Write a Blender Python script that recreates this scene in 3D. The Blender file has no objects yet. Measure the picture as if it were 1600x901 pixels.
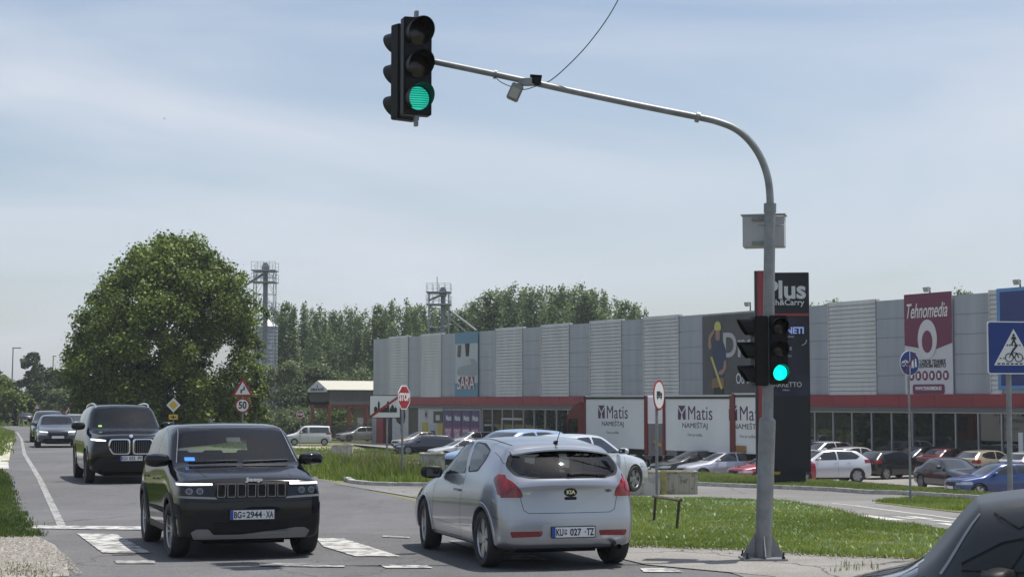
import bpy, bmesh, math, random
import numpy as np
from mathutils import Vector, Matrix
from mathutils.bvhtree import BVHTree
R = math.radians
random.seed(7); rng = np.random.default_rng(7)
S = bpy.context.scene; COL = S.collection
# ---------------------------------------------------------------- camera, sky, sun, exposure
F = 2650.0; CH = 1.95; PITCH = math.atan((627-450.5)/F)
cam = bpy.data.objects.new('camera', bpy.data.cameras.new('camera')); COL.objects.link(cam)
cam.data.sensor_width = 36; cam.data.lens = 36*F/1600; cam.data.clip_end = 6000; cam.data.clip_start = .1
cam.location = (0, 0, CH); cam.rotation_euler = (R(90)+PITCH, 0, 0); S.camera = cam
SUN_EL, SUN_AZ = R(72), R(70)            # azimuth clockwise from +Y towards +X
w = bpy.data.worlds.new("World"); S.world = w; w.use_nodes = True
nt = w.node_tree; nt.nodes.clear()
def N(t, ty, **k):
    n = t.nodes.new(ty)
    for a, b in k.items():
        if a in n.inputs: n.inputs[a].default_value = b
        else: setattr(n, a, b)
    return n
out = N(nt, 'ShaderNodeOutputWorld'); bg = N(nt, 'ShaderNodeBackground')
sky = N(nt, 'ShaderNodeTexSky', sky_type='NISHITA', sun_disc=False, sun_elevation=SUN_EL, sun_rotation=SUN_AZ, air_density=1.0, dust_density=1.6, ozone_density=1.6)
tc = N(nt, 'ShaderNodeTexCoord'); mp = N(nt, 'ShaderNodeMapping')
mp.inputs['Scale'].default_value = (1.0, 1.0, 5.0); mp.inputs['Rotation'].default_value = (0, R(7), 0)
n1 = N(nt, 'ShaderNodeTexNoise', Scale=1.5, Detail=9, Roughness=.5, Distortion=.9)
cr = N(nt, 'ShaderNodeValToRGB'); cr.color_ramp.elements[0].position = .42; cr.color_ramp.elements[1].position = .70
cr.color_ramp.elements[0].color = (.12,)*3+(1,); cr.color_ramp.elements[1].color = (.86,)*3+(1,)
mx = N(nt, 'ShaderNodeMix', data_type='RGBA'); mx.inputs[7].default_value = (5.5, 5.9, 6.6, 1)
nt.links.new(tc.outputs['Generated'], mp.inputs['Vector']); nt.links.new(mp.outputs[0], n1.inputs['Vector'])
nt.links.new(n1.outputs['Fac'], cr.inputs[0]); nt.links.new(cr.outputs[0], mx.inputs[0])
nt.links.new(sky.outputs[0], mx.inputs[6]); nt.links.new(mx.outputs[2], bg.inputs[0]); nt.links.new(bg.outputs[0], out.inputs[0])
bg.inputs[1].default_value = .118
sun = bpy.data.objects.new('sun', bpy.data.lights.new('sun', 'SUN')); COL.objects.link(sun)
sun.data.energy = 4.9; sun.data.angle = R(.6); sun.data.color = (1, .95, .87)
sd = Vector((math.sin(SUN_AZ)*math.cos(SUN_EL), math.cos(SUN_AZ)*math.cos(SUN_EL), math.sin(SUN_EL)))
sun.rotation_euler = sd.to_track_quat('Z', 'Y').to_euler(); sun.location = (0, 0, 50)
S.view_settings.view_transform = 'Standard'; S.view_settings.look = 'None'; S.view_settings.exposure = 0.12; S.view_settings.gamma = 1
S.cycles.max_bounces = 8; S.cycles.transparent_max_bounces = 12; S.cycles.use_denoising = True
S.cycles.caustics_reflective = False; S.cycles.caustics_refractive = False; S.cycles.sample_clamp_indirect = 4

# ---------------------------------------------------------------- materials
MATS = {}
def mat(name, col=(.5, .5, .5), rough=.6, metal=0, coat=0, var=0, vscale=3, emit=None, estr=1, bump=0, bscale=40, col2=None, spec=.5, detail=6, lo=.35, hi=.65, stretch=None, trans=0):
    if name in MATS: return MATS[name]
    m = bpy.data.materials.new(name); m.use_nodes = True; t = m.node_tree; b = t.nodes['Principled BSDF']
    b.inputs['Base Color'].default_value = (*col, 1); b.inputs['Roughness'].default_value = rough; b.inputs['Metallic'].default_value = metal
    b.inputs['Coat Weight'].default_value = coat; b.inputs['Coat Roughness'].default_value = .03; b.inputs['Specular IOR Level'].default_value = spec
    if emit: b.inputs['Emission Color'].default_value = (*emit, 1); b.inputs['Emission Strength'].default_value = estr
    if var or col2 or bump:
        g = N(t, 'ShaderNodeTexCoord'); src = g.outputs['Object']
        if stretch:
            mm = N(t, 'ShaderNodeMapping'); mm.inputs['Scale'].default_value = stretch; t.links.new(src, mm.inputs[0]); src = mm.outputs[0]
    if var or col2:
        n = N(t, 'ShaderNodeTexNoise', Scale=vscale, Detail=detail, Roughness=.6); t.links.new(src, n.inputs['Vector'])
        c = N(t, 'ShaderNodeValToRGB'); c.color_ramp.elements[0].position = lo; c.color_ramp.elements[1].position = hi
        c2 = col2 or tuple(x*(1-var) for x in col); c.color_ramp.elements[0].color = (*c2, 1)
        c.color_ramp.elements[1].color = (*(col if col2 else tuple(min(1, x*(1+var)) for x in col)), 1)
        t.links.new(n.outputs['Fac'], c.inputs[0]); t.links.new(c.outputs[0], b.inputs['Base Color'])
    if bump:
        n = N(t, 'ShaderNodeTexNoise', Scale=bscale, Detail=4); t.links.new(src, n.inputs['Vector'])
        bp = N(t, 'ShaderNodeBump', Strength=bump, Distance=.02); t.links.new(n.outputs['Fac'], bp.inputs['Height']); t.links.new(bp.outputs[0], b.inputs['Normal'])
    MATS[name] = m; return m
def glass(name, tint=(.75, .82, .82), base=.06):
    if name in MATS: return MATS[name]
    m = bpy.data.materials.new(name); m.use_nodes = True; t = m.node_tree; t.nodes.clear()
    o = N(t, 'ShaderNodeOutputMaterial'); tr = N(t, 'ShaderNodeBsdfTransparent'); tr.inputs[0].default_value = (*tint, 1)
    gl = N(t, 'ShaderNodeBsdfGlossy', Roughness=.02); gl.inputs[0].default_value = (.95, .97, 1, 1)
    fr = N(t, 'ShaderNodeFresnel', IOR=1.5); ad = N(t, 'ShaderNodeMath', operation='ADD'); ad.inputs[1].default_value = base; ad.use_clamp = True
    mi = N(t, 'ShaderNodeMixShader'); t.links.new(fr.outputs[0], ad.inputs[0]); t.links.new(ad.outputs[0], mi.inputs[0])
    t.links.new(tr.outputs[0], mi.inputs[1]); t.links.new(gl.outputs[0], mi.inputs[2]); t.links.new(mi.outputs[0], o.inputs[0])
    MATS[name] = m; return m
def leafmat(name, c1, c2, tl=.35, rough=.55):
    if name in MATS: return MATS[name]
    m = bpy.data.materials.new(name); m.use_nodes = True; t = m.node_tree; b = t.nodes['Principled BSDF']
    a = N(t, 'ShaderNodeAttribute', attribute_name='tone'); c = N(t, 'ShaderNodeMix', data_type='RGBA')
    c.inputs[6].default_value = (*c1, 1); c.inputs[7].default_value = (*c2, 1)
    t.links.new(a.outputs['Fac'], c.inputs[0]); t.links.new(c.outputs[2], b.inputs['Base Color']); b.inputs['Roughness'].default_value = rough
    b.inputs['Specular IOR Level'].default_value = .35
    tr = N(t, 'ShaderNodeBsdfTranslucent'); hs = N(t, 'ShaderNodeHueSaturation', Saturation=1.1, Value=1.5); t.links.new(c.outputs[2], hs.inputs['Color']); t.links.new(hs.outputs[0], tr.inputs[0])
    mi = N(t, 'ShaderNodeMixShader', Fac=tl); t.links.new(b.outputs[0], mi.inputs[1]); t.links.new(tr.outputs[0], mi.inputs[2])
    t.links.new(mi.outputs[0], t.nodes['Material Output'].inputs[0]); MATS[name] = m; return m

def asphalt(name, col, streak=(1, 1, 1), rot=0, crack=.5):
    if name in MATS: return MATS[name]
    m = mat(name, col, .88); t = m.node_tree; b = t.nodes['Principled BSDF']; b.inputs['Specular IOR Level'].default_value = .3
    g = N(t, 'ShaderNodeTexCoord'); mp_ = N(t, 'ShaderNodeMapping'); mp_.inputs['Rotation'].default_value = (0, 0, rot); mp_.inputs['Scale'].default_value = streak; t.links.new(g.outputs['Object'], mp_.inputs[0])
    def noise(sc, det, src, lo, hi, a, c):
        n = N(t, 'ShaderNodeTexNoise', Scale=sc, Detail=det, Roughness=.65); t.links.new(src, n.inputs['Vector']); r = N(t, 'ShaderNodeMapRange'); t.links.new(n.outputs['Fac'], r.inputs[0])
        for i, v in zip((1, 2, 3, 4), (lo, hi, a, c)): r.inputs[i].default_value = v
        return r.outputs[0]
    def mul(x, y): q = N(t, 'ShaderNodeMath', operation='MULTIPLY'); t.links.new(x, q.inputs[0]); t.links.new(y, q.inputs[1]); return q.outputs[0]
    v = mul(noise(.45, 4, mp_.outputs[0], .3, .7, .84, 1.14), noise(1.6, 8, g.outputs['Object'], .3, .7, .90, 1.08)); v = mul(v, noise(38, 3, g.outputs['Object'], .35, .65, .72, 1.25)); v = mul(v, noise(.13, 3, g.outputs['Object'], .47, .53, .93, 1.05))
    vo = N(t, 'ShaderNodeTexVoronoi', feature='DISTANCE_TO_EDGE', Scale=.22); dn = N(t, 'ShaderNodeTexNoise', Scale=1.3, Detail=6); t.links.new(g.outputs['Object'], dn.inputs['Vector']); ad = N(t, 'ShaderNodeVectorMath', operation='MULTIPLY_ADD'); ad.inputs[1].default_value = (.9, .9, 0); t.links.new(dn.outputs['Color'], ad.inputs[0]); t.links.new(g.outputs['Object'], ad.inputs[2]); t.links.new(ad.outputs[0], vo.inputs['Vector'])
    cr_ = N(t, 'ShaderNodeMapRange'); t.links.new(vo.outputs['Distance'], cr_.inputs[0]); cr_.inputs[1].default_value = .001; cr_.inputs[2].default_value = .005; cr_.inputs[3].default_value = 1-crack; cr_.inputs[4].default_value = 1
    v = mul(v, cr_.outputs[0]); mx_ = N(t, 'ShaderNodeVectorMath', operation='SCALE'); mx_.inputs[0].default_value = col; t.links.new(v, mx_.inputs['Scale']); t.links.new(mx_.outputs[0], b.inputs['Base Color'])
    bn = N(t, 'ShaderNodeTexNoise', Scale=90, Detail=3); t.links.new(g.outputs['Object'], bn.inputs['Vector']); bp_ = N(t, 'ShaderNodeBump', Strength=.35, Distance=.02); t.links.new(bn.outputs['Fac'], bp_.inputs['Height']); t.links.new(bp_.outputs[0], b.inputs['Normal']); return m
# ---------------------------------------------------------------- object helpers
def tag(o, label=None, cat=None, group=None, kind=None):
    if label: o['label'] = label
    if cat: o['category'] = cat
    if group: o['group'] = group
    if kind: o['kind'] = kind
    return o
def thing(name, label, cat, loc=(0, 0, 0), rz=0, group=None):
    o = bpy.data.objects.new(name, None); COL.objects.link(o); o.empty_display_size = .3
    o.location = loc; o.rotation_euler = (0, 0, rz); return tag(o, label, cat, group)
def link(name, me, mats=None, parent=None, smooth=False):
    if mats is not None:
        me.materials.clear()
        for m in (mats if isinstance(mats, (list, tuple)) else [mats]): me.materials.append(m)
    if smooth:
        me.polygons.foreach_set('use_smooth', [True]*len(me.polygons))
    o = bpy.data.objects.new(name, me); COL.objects.link(o)
    if parent is not None: o.parent = parent
    return o
def kids(o): return [c for c in bpy.data.objects if c.parent == o]
def copy_tree(o, swap=None, parent=None):
    c = o.copy(); COL.objects.link(c); c.parent = parent
    if swap and c.type == 'MESH':
        for i, ms in enumerate(c.material_slots):
            if ms.material and ms.material.name in swap:
                nm_ = swap[ms.material.name]; ms.link = 'OBJECT'; ms.material = nm_
    for ch in list(o.children): copy_tree(ch, swap, c)
    return c
class MB:
    def __init__(s): s.v = []; s.f = []; s.m = []
    def add(s, vs, fs, M=None, mi=0):
        b = len(s.v)
        s.v += [tuple(M @ Vector(v)) if M is not None else tuple(v) for v in vs]
        s.f += [tuple(b+i for i in f) for f in fs]; s.m += [mi]*len(fs); return s
    def box(s, x0, x1, y0, y1, z0, z1, M=None, mi=0):
        vs = [(x, y, z) for z in (z0, z1) for y in (y0, y1) for x in (x0, x1)]
        return s.add(vs, [(0, 2, 3, 1), (4, 5, 7, 6), (0, 1, 5, 4), (2, 6, 7, 3), (0, 4, 6, 2), (1, 3, 7, 5)], M, mi)
    def tube(s, pts, r, n=8, cap=True, mi=0, M=None):
        pts = [Vector(p) for p in pts]; rs = r if isinstance(r, (list, tuple)) else [r]*len(pts); vs = []; fs = []
        up = None
        for i, p in enumerate(pts):
            d = (pts[min(i+1, len(pts)-1)]-pts[max(i-1, 0)]).normalized()
            if up is None: up = Vector((0, 0, 1)) if abs(d.z) < .9 else Vector((1, 0, 0))
            a = d.cross(up)
            if a.length < 1e-4: a = d.orthogonal()
            a.normalize(); b = d.cross(a).normalized(); up = -b if False else a.cross(d)
            for k in range(n):
                t = 2*math.pi*k/n; vs.append(p+(a*math.cos(t)+b*math.sin(t))*rs[i])
        for i in range(len(pts)-1):
            for k in range(n): fs.append((i*n+k, i*n+(k+1) % n, (i+1)*n+(k+1) % n, (i+1)*n+k))
        if cap: fs.append(tuple(range(n))[::-1]); fs.append(tuple(range((len(pts)-1)*n, len(pts)*n)))
        return s.add(vs, fs, M, mi)
    def prism(s, poly, d0, d1, ax='y', M=None, mi=0):
        def P(a, b, d): return {'y': (a, d, b), 'x': (d, a, b), 'z': (a, b, d)}[ax]
        n = len(poly); vs = [P(a, b, d0) for a, b in poly]+[P(a, b, d1) for a, b in poly]
        fs = [tuple(range(n)), tuple(range(n, 2*n))[::-1]]+[(i, n+i, n+(i+1) % n, (i+1) % n) for i in range(n)]
        return s.add(vs, fs, M, mi)
    def lathe(s, prof, n=24, M=None, mi=0, ax='z'):      # prof: (r, h)
        vs = []; fs = []
        for r, h in prof:
            for k in range(n):
                t = 2*math.pi*k/n; c, q = r*math.cos(t), r*math.sin(t)
                vs.append({'z': (c, q, h), 'y': (c, h, q), 'x': (h, c, q)}[ax])
        for i in range(len(prof)-1):
            for k in range(n): fs.append((i*n+k, i*n+(k+1) % n, (i+1)*n+(k+1) % n, (i+1)*n+k))
        return s.add(vs, fs, M, mi)
    def mesh(s, name='m'):
        me = bpy.data.meshes.new(name); me.from_pydata([tuple(v) for v in s.v], [], s.f); me.polygons.foreach_set('material_index', s.m); me.update(); return me
    def build(s, name, mats, parent=None, smooth=False, bevel=0, fix=True):
        me = s.mesh(name); bm = bmesh.new(); bm.from_mesh(me)
        if fix: bmesh.ops.recalc_face_normals(bm, faces=bm.faces)
        if bevel: bmesh.ops.bevel(bm, geom=[e for e in bm.edges if len(e.link_faces) == 2 and e.calc_face_angle(0) > .6], offset=bevel, segments=2, affect='EDGES', clamp_overlap=True)
        if smooth:
            for f in bm.faces: f.smooth = True
            for e in bm.edges:
                if len(e.link_faces) == 2 and e.calc_face_angle(0) > .7: e.smooth = False
        bm.to_mesh(me); bm.free(); return link(name, me, mats, parent)
def disc(r, n=32, sx=1, sy=1): return [(r*sx*math.cos(2*math.pi*i/n), r*sy*math.sin(2*math.pi*i/n)) for i in range(n)]
def basis(loc, right, up, nrm=None):
    right = Vector(right).normalized(); up = Vector(up); up = (up-right*up.dot(right)).normalized(); n = right.cross(up)
    M = Matrix((right, up, n)).transposed().to_4x4(); M.translation = Vector(loc); return M
def textmesh(body, size=.1, depth=.002, bold=0, sx=1, align='CENTER', shear=0, space=1, fitw=None, fith=None):
    c = bpy.data.curves.new('t', 'FONT'); c.body = body; c.size = size; c.extrude = depth; c.offset = bold; c.align_x = align; c.align_y = 'CENTER'
    c.shear = shear; c.space_character = space; c.resolution_u = 4
    o = bpy.data.objects.new('t', c); COL.objects.link(o); dg = bpy.context.evaluated_depsgraph_get(); dg.update()
    me = bpy.data.meshes.new_from_object(o.evaluated_get(dg)); bpy.data.objects.remove(o)
    for v in me.vertices: v.co.x *= sx
    if fitw:
        xs_ = [v.co.x for v in me.vertices]; ys_ = [v.co.y for v in me.vertices]; a, b = min(xs_), max(xs_); c, e = min(ys_), max(ys_)
        for v in me.vertices: v.co.x = (v.co.x-(a+b)/2)*fitw/(b-a); v.co.y = (v.co.y-(c+e)/2)*((fith/(e-c)) if fith else 1)
    return me
def text(name, body, M, m, size=.1, parent=None, **k):
    me = textmesh(body, size, **k); me.transform(M); return link(name, me, m, parent)
def ray(px, py):
    d = Vector(((px-800)/F, (450.5-py)/F, -1)); d = Matrix.Rotation(R(90)+PITCH, 3, 'X') @ d; return d/d.y      # unit step in depth
def at(px, py, D): return Vector((0, 0, CH))+ray(px, py)*D
# ---------------------------------------------------------------- terrain
def sst(t): t = np.clip(t, 0, 1); return t*t*(3-2*t)
RRE = ([-20, 0, 43.8, 76, 125, 150, 172, 218, 255, 290], [14, 8.5, -5.1, -14.8, -29, -36.5, -44, -63, -84, -125])   # right road edge
RLE = ([-20, 20, 26, 42.7, 63, 96.6, 127, 160, 195, 240, 280], [9, -5.1, -6.9, -11.9, -18.1, -27.9, -37, -48, -60, -82, -125])                     # left line
def terr(x, y):
    x = np.asarray(x, float); y = np.asarray(y, float)
    zr = -.0054*np.clip(y-60, 0, 140)
    f = -1.2*np.clip((y-28)/30, 0, 1); De = np.interp(x, [-20, 7.7, 13.7, 15.6, 25, 40], [80, 77, 66, 61, 45, 30])
    f = f+(-2-f)*sst((y-De)/4)
    t = x-np.interp(y, *RRE); k = sst((t-2.5)/7)
    z = zr+(f-zr)*k
    tl = np.interp(y, *RLE)-x                                 # left of the road a bank rises a little far off
    z = z+1.2*sst((tl-3)/14)*sst((y-110)/40)
    return z
def T(x, y): return float(terr(x, y))
def gp(px, py, dmax=400):
    r = ray(px, py); D = np.arange(8, dmax, .05); z = CH+r.z*D-terr(r.x*D, D); i = np.argmax(z <= 0); D = D[i]
    return (r.x*D, D)
def axis(parts):
    o = []
    for a, b, st in parts: o += list(np.arange(a, b-1e-6, st))
    return np.array(o+[parts[-1][1]])
XS = axis([(-2000, -400, 200), (-400, -120, 20), (-120, -60, 4), (-60, 60, 1), (60, 120, 4), (120, 400, 20), (400, 2000, 200)])
YS = axis([(-300, -20, 40), (-20, 10, 5), (10, 100, 1), (100, 260, 4), (260, 500, 20), (500, 4000, 250)])
def drape(name, poly, off, m, label=None, kind='structure', parent=None):
    bm = bmesh.new(); vs = [bm.verts.new((x, y, 0)) for x, y in poly]; bm.faces.new(vs)
    bmesh.ops.triangulate(bm, faces=bm.faces[:])
    xa, xb = min(p[0] for p in poly), max(p[0] for p in poly); ya, yb = min(p[1] for p in poly), max(p[1] for p in poly)
    for X in XS:
        if xa < X < xb: bmesh.ops.bisect_plane(bm, geom=bm.verts[:]+bm.edges[:]+bm.faces[:], dist=1e-5, plane_co=(X, 0, 0), plane_no=(1, 0, 0))
    for Y in YS:
        if ya < Y < yb: bmesh.ops.bisect_plane(bm, geom=bm.verts[:]+bm.edges[:]+bm.faces[:], dist=1e-5, plane_co=(0, Y, 0), plane_no=(0, 1, 0))
    for v in bm.verts: v.co.z = T(v.co.x, v.co.y)+off
    bmesh.ops.recalc_face_normals(bm, faces=bm.faces)
    if sum(f.normal.z*f.calc_area() for f in bm.faces) < 0: bmesh.ops.reverse_faces(bm, faces=bm.faces[:])
    me = bpy.data.meshes.new(name); bm.to_mesh(me); bm.free(); o = link(name, me, m, parent, True)
    return tag(o, label, None, None, kind)
# ---------------------------------------------------------------- car builder
M_TYRE = mat('tyre_rubber', (.022, .022, .023), .75, bump=.2, bscale=60)
M_DARK = mat('dark_plastic', (.012, .012, .013), .5, spec=.3)
M_CLAD = mat('grey_cladding', (.03, .031, .033), .6, spec=.3)
M_LINER = mat('arch_liner', (.008, .008, .008), .9)
M_CHROME = mat('chrome', (.75, .76, .78), .12, 1)
M_ALLOY = mat('alloy', (.42, .43, .45), .32, .85)
M_ALLOYD = mat('dark_alloy', (.16, .165, .17), .35, .8)
M_GLASSO = mat('dark_glass', (.012, .015, .018), .04, 0, .6, spec=.8)
M_GLASS = glass('car_glass', base=.0); M_GLASSD = glass('tinted_glass', (.25, .28, .29), .07)
M_RED = mat('red_lens', (.26, .006, .012), .12, 0, .6, col2=(.12, .004, .008), vscale=9)
M_REDD = mat('dark_red_lens', (.2, .01, .015), .2, 0, .6)
M_LAMP = mat('lamp_glass', (.32, .34, .36), .1, .3, 1)
M_LAMPD = mat('dark_lamp_glass', (.008, .008, .01), .08, 0, 0)
M_DRL = mat('daytime_lamp', (.9, .9, .9), .3, emit=(1, .98, .95), estr=1.2)
M_SEAT = mat('seat_cloth', (.035, .035, .038), .85)
M_PLATE = mat('plate_white', (.72, .73, .74), .4); M_PBLUE = mat('plate_blue', (.02, .07, .35), .4); M_INK = mat('plate_ink', (.02, .02, .022), .5)
M_SKID = mat('skid_grey', (.22, .225, .23), .45, .3)
M_BLACKP = mat('black_paint', (.004, .004, .007), .07, .0, 0, spec=.45)
def spec(L, W, H, fo, wb, Rw, hf, uc, zc, uh, ur, zr, ug, zg, ud=None, zd=None, bf=None, br=None, wr=.70, clr=.2, gr=.95, taper=1.0, prof=None, rprof=None, tailz=None):
    ud = ud or ug; zd = zd or zg; bf = bf or zc-.07; br = br or bf+.04
    d = dict(L=L, W=W, H=H, fo=fo, wb=wb, R=Rw, uc=uc, uh=uh, ur=ur, ug=ug, zc=zc, zg=zg)
    h = W/2
    d['zt'] = [(0, hf-.09), (.14, hf-.035), (.3, hf), ((uc+.3)/2, (hf+zc)/2+.02), (uc-.04, zc), (uh, H-.055), (uh+.25, H-.012), ((uh+ur)/2, H), (ur, zr), (ug, zg), (ud, zd), (L-.14, zd-.05), (L, zd-.14)]
    if ud <= ug+.02: d['zt'] = d['zt'][:-3]+[(max(L-.14, ug+.02), zg-.07), (L, zg-.2)]
    d['belt'] = [(0, hf-.24), (.14, hf-.17), (.35, hf-.1), (uc-.1, bf-.02), (uc+.4, bf), (ug-.2, br), (ud, min(br, zd-.04)), (L-.14, zd-.13), (L, zd-.22)]
    d['hw'] = [(0, h*.86), (.14, h*.90), (.35, h*.965), (fo, h*.995), (fo+.6, h*.985), (L/2, h*.985), (fo+wb-.5, h*.99), (fo+wb, h), (L-.4, h*.975*taper), (L-.14, h*.925*taper), (L, h*.88*taper)]
    d['wbelt'] = [(0, h*.78), (.14, h*.80), (.4, h*.88), (uc, h*.93), (uc+.6, h*.925), (fo+wb, h*.925), (ug, h*.87*taper), (L, h*.80*taper)]
    d['wroof'] = [(0, h*.66), (.14, h*.70), (.4, h*.74), (uc-.15, h*.80), (uc, h*.82), (uh, h*wr), (ur, h*wr*gr), (ug, h*.80*taper if ud <= ug+.02 else h*.76), (ud, h*.76), (L, h*.70)]
    d['zb'] = [(0, clr+.04), (.4, clr), (L-.5, clr), (L, clr+.07)]
    d['prof'] = prof or [(0, .12), (clr+.05, .06), (.42, .0), (.55, .0), (hf-.12, .03), (hf, .10)]
    d['rprof'] = rprof or [(0, .12), (clr+.1, .05), (.45, .0), (.62, .0), (.75, .03), (zg, .06), (1.4, .12)]
    ex = [.14, .3, (uc+.3)/2, uc-.16, uc, uc+(uh-uc)*.33, uc+(uh-uc)*.67, uh, uh+.25, (uh+ur)/2, ur-.1, ur, ur+(ug-ur)*.5, ug-.01, L-.14, fo, fo+wb, fo+wb-.45]
    if ud > ug+.02: ex += [ug+.12, ud]
    ex = sorted(ex); st = [ex[0]]
    for e in ex[1:]:
        if e-st[-1] > .07 and e <= L-.14: st.append(e)
    if L-.14-st[-1] > .001: st[-1] = L-.14
    d['st'] = st; return d
def body_mesh(d, level=2, cre=.45):
    L = d['L']; h = d['W']/2
    I = lambda k, u: float(np.interp(u, [a for a, b in d[k]], [b for a, b in d[k]]))
    def section(u):
        zb, hw, belt, wb, wr, zt = I('zb', u), I('hw', u), I('belt', u), I('wbelt', u), I('wroof', u), I('zt', u)
        belt = min(belt, zt-.03); cr = d.get('crown', .055) if zt > belt+.2 else min(.035, (zt-belt)*.4); ze = zt-cr
        p = [(0, zb), (.42*hw, zb), (.8*hw, zb), (hw*.955, zb+.05), (hw*.992, zb+(belt-zb)*.30), (hw, zb+(belt-zb)*.72), (wb, belt)]
        p += [(wb+(wr-wb)*.45+.012*min(1, (zt-belt)*3), belt+(ze-belt)*.5), (wr, ze), (wr*.80, zt-cr*.42), (wr*.42, zt-cr*.1), (0, zt)]
        return p
    B0 = d.get('bow', .14)
    def bow(u, y, z, k):
        o = 0
        if u < .6: o -= B0*(1-u/.6)*(1-(y/h)**2)/(1-.14/.6)
        if u > L-.6: o += .14*(1-(L-u)/.6)*(1-(y/h)**2)/(1-.14/.6)
        if k >= 8:
            w = 1-min(1, max(0, d['uc']-u, u-d['uh'])/.35); o -= .10*w*(1-min(1, (y/(.75*h))**2))
            w = 1-min(1, max(0, d['ur']-u, u-d['ug'])/.3); o += .05*w*(1-min(1, (y/(.75*h))**2))
        return o
    def PF(z): return float(np.interp(z, [a for a, b in d['prof']], [b for a, b in d['prof']]))
    def PR(z): return float(np.interp(z, [a for a, b in d['rprof']], [b for a, b in d['rprof']]))
    bm = bmesh.new(); rows = []
    st = d['st']; n = len(st)
    for i, u in enumerate(st):
        row = []
        for k, (y, z) in enumerate(section(u)):
            uu = u+bow(u, y, z, k)
            if i == 0: uu += PF(z)
            if i == n-1: uu -= PR(z)
            row.append(bm.verts.new((L/2-uu, y, z)))
        rows.append(row)
    F_ = []
    for i in range(n-1):
        for k in range(11): F_.append(bm.faces.new((rows[i][k], rows[i][k+1], rows[i+1][k+1], rows[i+1][k])))
    for end, (i, prf, sg) in enumerate(((0, PF, 1), (n-1, PR, -1))):
        sec = section(st[i]); g = {}
        for k in range(3, 9): g[(k, 3)] = rows[i][k]
        for c, (b0, t0) in enumerate(((0, 11), (1, 10), (2, 9))): g[(3, c)] = rows[i][b0]; g[(8, c)] = rows[i][t0]
        for k in range(4, 8):
            y, z = sec[k]
            for c, fy in enumerate((0, .45, .83)):
                yy = y*fy; uu = .14-(B0 if sg > 0 else .14)*(1-(yy/h)**2)+prf(z)
                g[(k, c)] = bm.verts.new(((L/2-uu) if sg > 0 else (-L/2+uu), yy, z))
        for k in range(3, 8):
            for c in range(3):
                bm.faces.new((g[(k, c)], g[(k, c+1)], g[(k+1, c+1)], g[(k+1, c)]))
    cl = bm.edges.layers.float.new('crease_edge')
    bm.verts.index_update()
    for i in range(n-1):
        for k, c in ((6, cre), (3, .4)):
            e = bm.edges.get((rows[i][k], rows[i+1][k]))
            if e: e[cl] = c
    g = bmesh.ops.duplicate(bm, geom=bm.verts[:]+bm.edges[:]+bm.faces[:])
    for v in [v for v in g['geom'] if isinstance(v, bmesh.types.BMVert)]: v.co.y *= -1
    bmesh.ops.reverse_faces(bm, faces=[f for f in g['geom'] if isinstance(f, bmesh.types.BMFace)])
    bmesh.ops.remove_doubles(bm, verts=bm.verts, dist=.0008)
    bmesh.ops.recalc_face_normals(bm, faces=bm.faces)
    me = bpy.data.meshes.new('b'); bm.to_mesh(me); bm.free()
    o = bpy.data.objects.new('b', me); COL.objects.link(o)
    me.materials.append(M_BLACKP); me.materials.append(M_LINER)
    s = o.modifiers.new('s', 'SUBSURF'); s.levels = level; s.render_levels = level
    cut = MB(); ra = d['R']+d.get('gap', .045)
    for ux in (d['fo'], d['fo']+d['wb']):
        for sg in (-1, 1):
            a, b = sorted((sg*(h-.36), sg*(h+.2)))
            cut.prism([(L/2-ux+x, d['R']+z) for x, z in disc(ra, 36)], a, b, 'y', mi=1)
    cm = cut.mesh(); bm = bmesh.new(); bm.from_mesh(cm); bmesh.ops.recalc_face_normals(bm, faces=bm.faces); bm.to_mesh(cm); bm.free()
    co = link('c', cm, [M_BLACKP, M_LINER])
    bo = o.modifiers.new('b', 'BOOLEAN'); bo.operation = 'DIFFERENCE'; bo.object = co; bo.solver = 'EXACT'; bo.material_mode = 'INDEX'
    dg = bpy.context.evaluated_depsgraph_get(); dg.update()
    r = bpy.data.meshes.new_from_object(o.evaluated_get(dg))
    bpy.data.objects.remove(o); bpy.data.objects.remove(co)
    bm = bmesh.new(); bm.from_mesh(r); bmesh.ops.recalc_face_normals(bm, faces=bm.faces); bmesh.ops.dissolve_degenerate(bm, dist=.0003, edges=bm.edges[:])
    return bm
def inpoly(p, poly):
    x, y = p; c = False; j = len(poly)-1
    for i in range(len(poly)):
        xi, yi = poly[i]; xj, yj = poly[j]
        if (yi > y) != (yj > y) and x < (xj-xi)*(y-yi)/(yj-yi)+xi: c = not c
        j = i
    return c
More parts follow.
